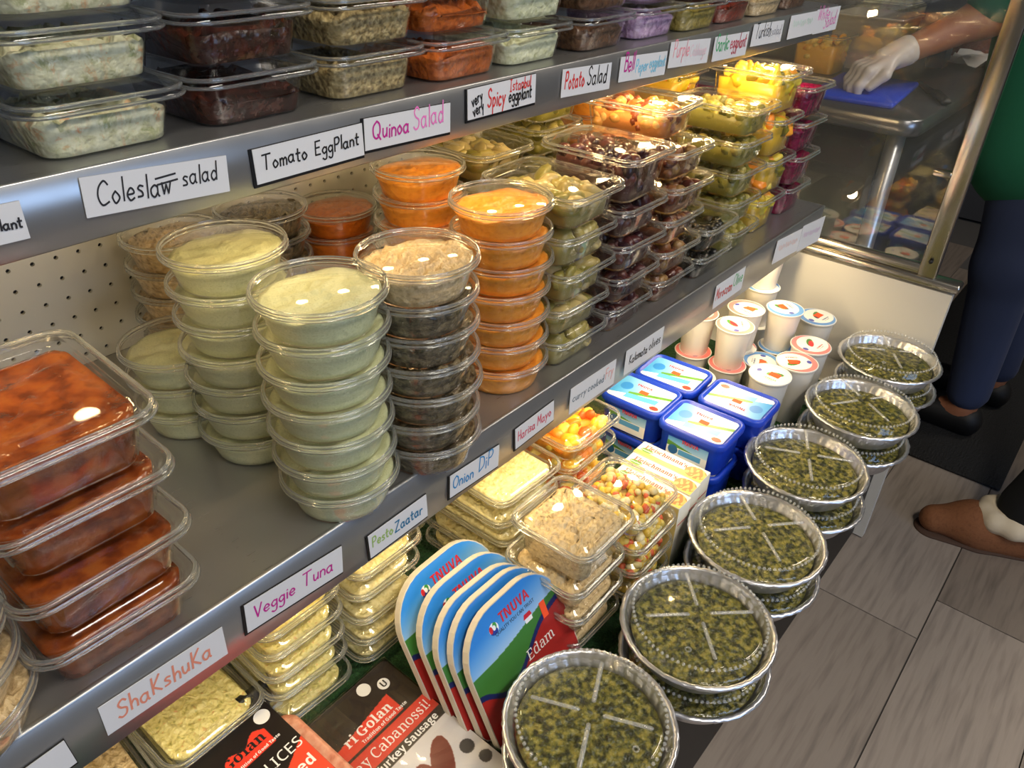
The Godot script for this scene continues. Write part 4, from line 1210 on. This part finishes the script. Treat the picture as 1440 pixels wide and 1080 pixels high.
	card(2, [[628, 672], [698, 627], [702, 652], [635, 697]], [["Onion", 0.05, 0.3, 0.42, rgb(40, 130, 186), 1.9, 0.0, 1.2], ["DiP", 0.56, 0.34, 0.32, rgb(40, 130, 186), 1.9, 0.0, 1.2]], "white card reading Onion Dip in blue", true)
	card(2, [[720, 606], [775, 566], [780, 586], [727, 629]], [["Harisa", 0.05, 0.34, 0.45, rgb(206, 80, 100), 1.6, 0.0, 1.3], ["Mayo", 0.55, 0.36, 0.38, rgb(206, 80, 100), 1.6, 0.0, 1.2]], "white card reading Harisa Mayo in red", true)
	card(2, [[797, 552], [860, 509], [867, 534], [803, 578]], [["curry", 0.05, 0.42, 0.3, rgb(96, 112, 124), 1.5], ["cooked", 0.38, 0.42, 0.36, rgb(96, 112, 124), 1.5], ["Fry", 0.76, 0.46, 0.2, rgb(226, 160, 150), 1.5, 0.0, 1.3]], "white card reading curry cooked Fry in grey")
	card(2, [[874, 500], [929, 462], [932, 488], [881, 522]], [["Kalamata", 0.1, 0.36, 0.48, blk, 1.5, 0.0, 1.3], ["olives", 0.62, 0.4, 0.32, blk, 1.5, 0.0, 1.3]], "white card reading Kalamata olives in black")
	card(2, [[1001, 410], [1042, 380], [1047, 400], [1006, 427]], [["Moroccan", 0.04, 0.34, 0.55, rgb(204, 70, 60), 1.7, 0.0, 1.6], ["Olive", 0.62, 0.4, 0.34, rgb(80, 170, 90), 1.7, 0.0, 1.4]], "white card reading Moroccan Olive in red and green")
	card(2, [[1087, 346], [1122, 327], [1125, 346], [1090, 364]], [["~~~", 0.1, 0.4, 0.8, rgb(232, 178, 160), 1.2]], "white card with faded orange writing under the pickles")
	card(2, [[1122, 326], [1154, 311], [1156, 330], [1126, 346]], [["~~~", 0.1, 0.4, 0.8, rgb(214, 170, 210), 1.2]], "endmost white card with faded lilac writing on the lower shelf")

# ------------------------------------------------------------------ beyond the glass
func counter_side() -> void:
	var c := thing("prep_counter", "stainless prep counter with rounded corner beyond the glass", "counter", Vector3(2.5, FLOOR, -0.76))
	part(c, "worktop", joined([[rr(0.645, 0.345, 0.04, 0.862), rr(0.65, 0.35, 0.045, 0.866), rr(0.65, 0.35, 0.045, 0.896), rr(0.646, 0.346, 0.045, 0.9)]], true, true), mat(Color(0.55, 0.55, 0.56), 0.3, 0.9))
	part(c, "cabinet", box_mesh(Vector3(1.2, 0.86, 0.6), 0.004), mat(Color(0.035, 0.035, 0.038), 0.5), Vector3(0.03, 0.431, -0.03))
	for s in [-1, 1]: part(c, "leg", joined([[circle(0.02, 0.0, 20), circle(0.02, 0.86, 20)]], true, true), M.steel, Vector3(-0.6, 0.001, 0.3 * s))
	var y := FLOOR + 0.9005
	var bd := thing("cutting_board", "blue plastic cutting board under the gloved hand", "board", Vector3(2.06, y, -0.60))
	bd.rotation.y = 0.1
	part(bd, "slab", box_mesh(Vector3(0.30, 0.014, 0.19), 0.004), mat(rgb(20, 62, 190), 0.4), Vector3(0, 0.007, 0))
	var bin := thing("food_bin", "beige plastic food bin standing behind the blue cutting board", "bin", Vector3(2.42, y, -0.72))
	part(bin, "bin_wall", joined([[rr(0.08, 0.085, 0.012, 0), rr(0.088, 0.092, 0.014, 0.128), rr(0.094, 0.098, 0.016, 0.13), rr(0.094, 0.098, 0.016, 0.135), rr(0.086, 0.09, 0.014, 0.135), rr(0.084, 0.088, 0.012, 0.05)]], true, true), mat(rgb(190, 182, 168), 0.5))
	part(bin, "plastic_wrap", joined([[rr(0.096, 0.1, 0.016, 0.125), rr(0.097, 0.101, 0.016, 0.138), rr(0.07, 0.075, 0.014, 0.15), rr(0.03, 0.03, 0.01, 0.154)]], false, true), M.clear)
	var pep := {"name": "cpe", "mat": M.chunk, "called": "pepper_tray", "size": Vector3(0.013, 0.008, 0.011), "count": 70, "pal": [rgb(232, 170, 50), rgb(226, 140, 40), rgb(236, 196, 90)], "core": rgb(230, 168, 60)}
	shell(Vector3(2.24, y, -0.79), 0.07, 0.07, 0.10, pep, "clear tray of yellow peppers beside the beige bin", "", 0)
	var cole := {"name": "cco", "mat": M.coleslaw, "called": "salad_tray", "full": 0.95, "amp": 0.012, "freq": 0.05, "dome": 0.02}
	shell(Vector3(2.72, y, -0.78), 0.11, 0.09, 0.15, cole, "large clear tray of pale salad behind the beige bin", "", 0)
	shell(Vector3(2.86, y, -0.55), 0.1, 0.1, 0.12, {"name": "cre", "mat": M.red_mash, "called": "salad_tray", "full": 0.9, "amp": 0.012, "freq": 0.05, "dome": 0.01}, "clear domed tray of red food at the rear of the counter", "", 0)
	var bx := thing("carton", "teal blue carton standing next to the beige bin", "box", Vector3(2.56, y, -0.57))
	part(bx, "carton_body", box_mesh(Vector3(0.06, 0.10, 0.045), 0.002), mat(rgb(30, 110, 150), 0.5), Vector3(0, 0.05, 0))
	var ps := thing("paper_sheets", "crumpled white paper sheets under the worker's forearm", "paper", Vector3(2.68, y, -0.47))
	fnl.seed = 3
	fnl.frequency = 0.02
	var b := Build.new()
	for iy in 9:
		for ix in 11:
			b.put(Vector3((ix - 5) * 0.024, 0.02 + fnl.get_noise_2d(ix * 17, iy * 19) * 0.03, (iy - 4) * 0.022))
	for iy in 8:
		for ix in 10:
			var q := iy * 11 + ix
			b.quad(q, q + 1, q + 12, q + 11)
	part(ps, "paper", b.done(), M.white)
	var kn := thing("knife", "kitchen knife with black handle lying at the counter corner", "knife", Vector3(2.16, y, -0.45))
	kn.rotation.y = 0.5
	part(kn, "blade", slab(PackedVector2Array([Vector2(0, 0), Vector2(0.17, 0.012), Vector2(0.15, 0.03), Vector2(0, 0.034)]), 0.0015), M.chrome, Vector3(0, 0.003, 0)).rotation.x = -PI / 2
	part(kn, "handle", box_mesh(Vector3(0.11, 0.016, 0.024), 0.006), M.black, Vector3(-0.055, 0.008, -0.017))
	# rack of bottles and steel fittings on the far wall
	var rk := thing("wall_rack", "steel wall rack holding bottles behind the prep counter", "rack", Vector3(2.9, y + 0.22, -1.12))
	part(rk, "rack_shelf", box_mesh(Vector3(1.6, 0.02, 0.26), 0.003), M.steel, Vector3.ZERO)
	for s in [-0.7, 0.7]: part(rk, "bracket", box_mesh(Vector3(0.02, 0.14, 0.24)), M.steel, Vector3(s, -0.08, -0.01))

# ------------------------------------------------------------------ people
# tapered limbs joined by a smooth minimum, meshed as surface nets
func blend(bones: Array, cell: float, k: float, into: Build) -> void:
	var lo := Vector3.ONE * 1e9
	var hi := -lo
	for q in bones:
		var r := maxf(q[2], q[3]) + k + cell * 2
		for e in [q[0], q[1]]:
			lo = lo.min(e - Vector3.ONE * r)
			hi = hi.max(e + Vector3.ONE * r)
	var n := Vector3i(((hi - lo) / cell).ceil()) + Vector3i.ONE
	var f := PackedFloat32Array()
	f.resize(n.x * n.y * n.z)
	f.fill(1.0)
	for q in bones:
		var a: Vector3 = q[0]
		var ab: Vector3 = q[1] - a
		var l2 := maxf(ab.length_squared(), 1e-9)
		var r := maxf(q[2], q[3]) + k + cell * 2
		var s0 := Vector3i(((a.min(q[1]) - Vector3.ONE * r - lo) / cell).floor()).clamp(Vector3i.ZERO, n - Vector3i.ONE)
		var s1 := Vector3i(((a.max(q[1]) + Vector3.ONE * r - lo) / cell).ceil()).clamp(Vector3i.ZERO, n - Vector3i.ONE)
		var flat: float = q[4] if q.size() > 4 else 1.0
		for z in range(s0.z, s1.z + 1):
			for y in range(s0.y, s1.y + 1):
				for x in range(s0.x, s1.x + 1):
					var p := lo + Vector3(x, y, z) * cell - a
					var t := clampf(p.dot(ab) / l2, 0, 1)
					var o := p - ab * t
					o.z /= flat
					var d := o.length() - lerpf(q[2], q[3], t)
					var at := x + n.x * (y + n.y * z)
					var h := maxf(k - absf(f[at] - d), 0.0) / k
					f[at] = minf(f[at], d) - h * h * k * 0.25
	var ids := {}
	var step := [1, n.x, n.x * n.y]
	for z in n.z - 1:
		for y in n.y - 1:
			for x in n.x - 1:
				var at := x + n.x * (y + n.y * z)
				if absf(f[at]) > cell * 2.2: continue
				var c := Vector3.ZERO
				var hits := 0
				for e in EDGES:
					var i0: int = at + e[0].x * step[0] + e[0].y * step[1] + e[0].z * step[2]
					var i1: int = at + e[1].x * step[0] + e[1].y * step[1] + e[1].z * step[2]
					if (f[i0] < 0) != (f[i1] < 0):
						c += Vector3(e[0]).lerp(Vector3(e[1]), f[i0] / (f[i0] - f[i1]))
						hits += 1
				if hits: ids[at] = into.put(lo + (Vector3(x, y, z) + c / hits) * cell)
	for z in range(1, n.z - 1):
		for y in range(1, n.y - 1):
			for x in range(1, n.x - 1):
				var at := x + n.x * (y + n.y * z)
				if absf(f[at]) > cell * 1.5: continue
				for ax in 3:
					var other: int = at + step[ax]
					if (f[at] < 0) == (f[other] < 0): continue
					var u: int = step[(ax + 1) % 3]
					var w: int = step[(ax + 2) % 3]
					var q := [at, at - u, at - u - w, at - w]
					if not (ids.has(q[0]) and ids.has(q[1]) and ids.has(q[2]) and ids.has(q[3])): continue
					if f[at] < 0: into.quad(ids[q[0]], ids[q[3]], ids[q[2]], ids[q[1]])
					else: into.quad(ids[q[0]], ids[q[1]], ids[q[2]], ids[q[3]])

const EDGES := [[Vector3i(0, 0, 0), Vector3i(1, 0, 0)], [Vector3i(0, 1, 0), Vector3i(1, 1, 0)], [Vector3i(0, 0, 1), Vector3i(1, 0, 1)], [Vector3i(0, 1, 1), Vector3i(1, 1, 1)], [Vector3i(0, 0, 0), Vector3i(0, 1, 0)], [Vector3i(1, 0, 0), Vector3i(1, 1, 0)], [Vector3i(0, 0, 1), Vector3i(0, 1, 1)], [Vector3i(1, 0, 1), Vector3i(1, 1, 1)], [Vector3i(0, 0, 0), Vector3i(0, 0, 1)], [Vector3i(1, 0, 0), Vector3i(1, 0, 1)], [Vector3i(0, 1, 0), Vector3i(0, 1, 1)], [Vector3i(1, 1, 0), Vector3i(1, 1, 1)]]

func flesh(bones: Array, cell: float, k: float) -> ArrayMesh:
	var b := Build.new()
	blend(bones, cell, k, b)
	return b.done()

func people() -> void:
	var skin := mat(rgb(150, 98, 70), 0.5)
	var V := func(x: float, y: float, z: float) -> Vector3: return Vector3(x, y, z)
	# worker at the counter: feet near x 2.32, z -0.19, bending forward to the board
	var w := thing("person", "person in dark green shirt and navy jeans working at the counter with a gloved hand", "person", Vector3(2.33, FLOOR + 0.01, -0.17))
	var hip := Vector3(0.03, 0.90, -0.06)
	var chest := Vector3(0.03, 1.26, -0.13)
	var neck := Vector3(0.03, 1.44, -0.16)
	var sl := Vector3(-0.17, 1.38, -0.15)
	var sr := Vector3(0.23, 1.38, -0.15)
	var el := Vector3(-0.15, 1.07, -0.24)
	var wl := Vector3(-0.285, 0.985, -0.375)
	var er := Vector3(0.30, 1.10, -0.22)
	var wr := Vector3(0.16, 0.99, -0.36)
	var body := [[hip, chest, 0.13, 0.14, 0.8], [chest, neck, 0.13, 0.06], [neck, neck + Vector3(0, 0.08, -0.01), 0.055, 0.055], [chest + Vector3(0, 0.1, 0), sl, 0.08, 0.055], [chest + Vector3(0, 0.1, 0), sr, 0.08, 0.055], [sl, el, 0.05, 0.043], [el, wl, 0.043, 0.028], [sr, er, 0.05, 0.043], [er, wr, 0.043, 0.028], [wr, wr + Vector3(-0.06, -0.03, -0.05), 0.03, 0.022], [hip + Vector3(-0.08, -0.05, 0), Vector3(-0.1, 0.5, -0.02), 0.09, 0.06], [Vector3(-0.1, 0.5, -0.02), Vector3(-0.1, 0.09, 0.01), 0.055, 0.036], [hip + Vector3(0.08, -0.05, 0), Vector3(0.12, 0.5, 0.0), 0.09, 0.06], [Vector3(0.12, 0.5, 0.0), Vector3(0.12, 0.09, 0.04), 0.055, 0.036], [Vector3(-0.1, 0.06, 0.01), Vector3(-0.1, 0.035, -0.14), 0.036, 0.026], [Vector3(0.12, 0.06, 0.04), Vector3(0.12, 0.035, -0.1), 0.036, 0.026]]
	var bb := Build.new()
	blend(body, 0.014, 0.03, bb)
	var hc := neck + Vector3(0, 0.19, -0.04)
	blend([[hc + Vector3(0, 0.03, 0), hc + Vector3(0, 0.02, 0.02), 0.082, 0.085], [hc + Vector3(0, -0.06, -0.03), hc + Vector3(0, -0.04, -0.02), 0.05, 0.06], [hc + Vector3(0, 0.0, -0.085), hc + Vector3(0, -0.02, -0.105), 0.010, 0.014], [hc + Vector3(-0.082, -0.01, 0), hc + Vector3(-0.085, 0.02, 0.005), 0.014, 0.016], [hc + Vector3(0.082, -0.01, 0), hc + Vector3(0.085, 0.02, 0.005), 0.014, 0.016], [neck, hc, 0.05, 0.05]], 0.006, 0.02, bb)
	part(w, "body", bb.done(), skin)
	part(w, "hair", flesh([[hc + Vector3(0, 0.05, 0.01), hc + Vector3(0, 0.03, 0.035), 0.088, 0.088], [hc + Vector3(0, 0, 0.05), hc + Vector3(0, -0.05, 0.05), 0.06, 0.04]], 0.008, 0.02), mat(Color(0.04, 0.03, 0.03), 0.6))
	var dn := func(a: Vector3, b: Vector3, t: float) -> Vector3: return a.lerp(b, t)
	part(w, "shirt", flesh([[hip + Vector3(-0.07, -0.12, 0.0), chest, 0.155, 0.15, 0.95], [hip + Vector3(0.07, -0.12, 0.0), chest, 0.155, 0.15, 0.95], [chest, neck + Vector3(0, -0.04, 0), 0.145, 0.075], [chest + Vector3(0, 0.1, 0), sl, 0.09, 0.072], [chest + Vector3(0, 0.1, 0), sr, 0.09, 0.072], [sl, dn.call(sl, el, 0.85), 0.072, 0.068], [sr, dn.call(sr, er, 0.85), 0.072, 0.068]], 0.013, 0.04), cloth(rgb(18, 98, 72)))
	part(w, "jeans", flesh([[hip + Vector3(-0.03, -0.02, 0), hip + Vector3(0.03, -0.02, 0.0), 0.14, 0.14, 0.9], [hip + Vector3(-0.08, -0.05, 0.01), Vector3(-0.1, 0.5, -0.02), 0.105, 0.075], [Vector3(-0.1, 0.5, -0.02), Vector3(-0.1, 0.13, 0.01), 0.075, 0.055], [hip + Vector3(0.08, -0.05, 0.01), Vector3(0.12, 0.5, 0.0), 0.105, 0.075], [Vector3(0.12, 0.5, 0.0), Vector3(0.12, 0.13, 0.04), 0.075, 0.055]], 0.013, 0.035), cloth(rgb(38, 50, 82)))
	var shoe := mat(Color(0.02, 0.02, 0.022), 0.6)
	for s in [[-0.1, 0.0], [0.12, 0.03]]:
		part(w, "shoe", flesh([[V.call(s[0], 0.045, 0.03 + s[1]), V.call(s[0], 0.038, -0.15 + s[1]), 0.044, 0.036], [V.call(s[0], 0.02, 0.04 + s[1]), V.call(s[0], 0.02, -0.17 + s[1]), 0.022, 0.022]], 0.008, 0.02), shoe)
	part(w, "apron_string", flesh([[hip + Vector3(-0.15, 0.13, 0.0), hip + Vector3(-0.1, 0.13, 0.12), 0.008, 0.008], [hip + Vector3(-0.1, 0.13, 0.12), hip + Vector3(0.1, 0.13, 0.12), 0.008, 0.008], [hip + Vector3(-0.15, 0.13, 0), hip + Vector3(-0.12, 0.13, -0.12), 0.008, 0.008]], 0.006, 0.01), M.white)
	# gloved hand: palm, four bent fingers, thumb
	var gl := Build.new()
	var dir := (wl - el).normalized()
	var side := dir.cross(Vector3.UP).normalized()
	var down := side.cross(dir).normalized()
	if down.y > 0: down = -down
	var palm := wl + dir * 0.03
	var bones := [[wl - dir * 0.02, wl, 0.034, 0.03], [wl, palm, 0.03, 0.028]]
	for i in 4:
		var off := side * (i - 1.5) * 0.021
		var k0 := wl + dir * (0.085 - 0.004 * absf(i - 1.3)) + off
		bones.append([wl + off * 0.6, k0, 0.016, 0.0125])
		var k1: Vector3 = k0 + (dir * 0.8 + down * 0.6) * [0.036, 0.042, 0.04, 0.032][i]
		var k2: Vector3 = k1 + (dir * 0.3 + down * 0.95) * [0.024, 0.028, 0.027, 0.022][i]
		bones.append([k0, k1, 0.0115, 0.0102])
		bones.append([k1, k2, 0.0102, 0.0085])
	bones.append([wl + side * -0.02 + dir * 0.02, wl + side * -0.05 + dir * 0.055 + down * 0.015, 0.015, 0.012])
	bones.append([wl + side * -0.05 + dir * 0.055 + down * 0.015, wl + side * -0.045 + dir * 0.09 + down * 0.03, 0.012, 0.0095])
	blend(bones, 0.004, 0.008, gl)
	var glove := mat(rgb(206, 196, 186), 0.35)
	part(w, "glove", gl.done(), glove)
	# shopper at the case: one suede slipper in the frame, dark trousers above it
	var toe := Vector3(1.74, 0, -0.125)
	var heel := Vector3(1.835, 0, 0.125)
	var p := thing("person", "shopper in black trousers and a tan slipper with cream fleece collar", "person", Vector3(heel.x, FLOOR, heel.z))
	var f := (toe - heel)
	var fd := f.normalized()
	var up := Vector3.UP
	var h2 := Vector3(0.22, 0, 0.34)
	var sh := fd * 0.06
	var knee1 := Vector3(0.05, 0.5, 0.06)
	var hp := Vector3(0.16, 0.9, 0.2)
	var b2 := Build.new()
	blend([[Vector3(0, 0.05, 0) + sh, f * 0.85 + up * 0.035, 0.034, 0.026], [Vector3(0, 0.07, 0) + sh * 0.4, knee1, 0.036, 0.055], [knee1, hp + Vector3(-0.07, 0, -0.04), 0.055, 0.085], [h2 + up * 0.07, h2 + Vector3(0.0, 0.5, -0.04), 0.036, 0.055], [h2 + Vector3(0, 0.5, -0.04), hp + Vector3(0.07, 0, 0.04), 0.055, 0.085], [h2 + up * 0.05, h2 + fd * 0.2 + up * 0.03, 0.034, 0.026], [hp, hp + up * 0.4, 0.13, 0.14, 0.8], [hp + up * 0.4, hp + up * 0.56, 0.13, 0.05], [hp + Vector3(-0.18, 0.48, 0.05), hp + Vector3(0.18, 0.48, -0.05), 0.055, 0.055], [hp + Vector3(-0.2, 0.47, 0.05), hp + Vector3(-0.24, 0.2, 0.06), 0.05, 0.04], [hp + Vector3(-0.24, 0.2, 0.06), hp + Vector3(-0.26, -0.06, 0.0), 0.04, 0.026], [hp + Vector3(0.2, 0.47, -0.05), hp + Vector3(0.24, 0.2, 0.0), 0.05, 0.04], [hp + Vector3(0.24, 0.2, 0.0), hp + Vector3(0.25, -0.06, -0.06), 0.04, 0.026], [hp + up * 0.56, hp + up * 0.66, 0.055, 0.055], [hp + up * 0.74, hp + up * 0.70 + fd * 0.02, 0.085, 0.075]], 0.016, 0.03, b2)
	part(p, "body", b2.done(), skin)
	var blackcloth := cloth(Color(0.028, 0.028, 0.032))
	part(p, "trousers", flesh([[up * 0.12 + sh * 0.9, knee1, 0.062, 0.075], [knee1, hp + Vector3(-0.07, 0, -0.04), 0.075, 0.11], [h2 + up * 0.13, h2 + Vector3(0, 0.5, -0.04), 0.06, 0.075], [h2 + Vector3(0, 0.5, -0.04), hp + Vector3(0.07, 0, 0.04), 0.075, 0.11], [hp, hp + up * 0.06, 0.145, 0.145, 0.85]], 0.014, 0.035), blackcloth)
	part(p, "jacket", flesh([[hp + up * 0.02, hp + up * 0.42, 0.16, 0.155, 0.85], [hp + up * 0.42, hp + up * 0.54, 0.14, 0.07], [hp + Vector3(-0.18, 0.48, 0.05), hp + Vector3(0.18, 0.48, -0.05), 0.07, 0.07], [hp + Vector3(-0.2, 0.47, 0.05), hp + Vector3(-0.24, 0.2, 0.06), 0.065, 0.055], [hp + Vector3(-0.24, 0.2, 0.06), hp + Vector3(-0.257, -0.02, 0.01), 0.055, 0.042], [hp + Vector3(0.2, 0.47, -0.05), hp + Vector3(0.24, 0.2, 0.0), 0.065, 0.055], [hp + Vector3(0.24, 0.2, 0.0), hp + Vector3(0.248, -0.02, -0.05), 0.055, 0.042]], 0.016, 0.04), blackcloth)
	for o in [Vector3.ZERO, h2]:
		var sp := part(p, "slipper", flesh([[o + up * 0.042 + fd * 0.03, o + fd * 0.15 + up * 0.045, 0.046, 0.05], [o + fd * 0.15 + up * 0.044, o + fd * 0.228 + up * 0.032, 0.05, 0.034], [o + up * 0.026, o + fd * 0.12 + up * 0.02, 0.042, 0.046]], 0.006, 0.025), M.suede)
		part(sp, "sole", flesh([[o + up * 0.009, o + fd * 0.13 + up * 0.009, 0.044, 0.053, 1.0], [o + fd * 0.13 + up * 0.009, o + fd * 0.225 + up * 0.009, 0.053, 0.041]], 0.006, 0.01), mat(rgb(70, 48, 34), 0.8)).scale = Vector3(1, 0.22, 1)
		var fl := []
		var side2 := fd.cross(up)
		for i in 10:
			var a0 := TAU * i / 10
			var a1 := TAU * (i + 1) / 10
			var q0: Vector3 = o + fd * (0.055 + 0.075 * cos(a0)) + side2 * 0.047 * sin(a0) + up * (0.088 - 0.006 * cos(a0))
			var q1: Vector3 = o + fd * (0.055 + 0.075 * cos(a1)) + side2 * 0.047 * sin(a1) + up * (0.088 - 0.006 * cos(a1))
			fl.append([q0, q1, 0.026, 0.026])
		part(sp, "fleece_collar", flesh(fl, 0.006, 0.01), mat(rgb(216, 200, 172), 1.0))

func cloth(c: Color) -> StandardMaterial3D:
	var m := mat(c, 0.9)
	m.rim_enabled = true
	m.rim = 0.2
	return m
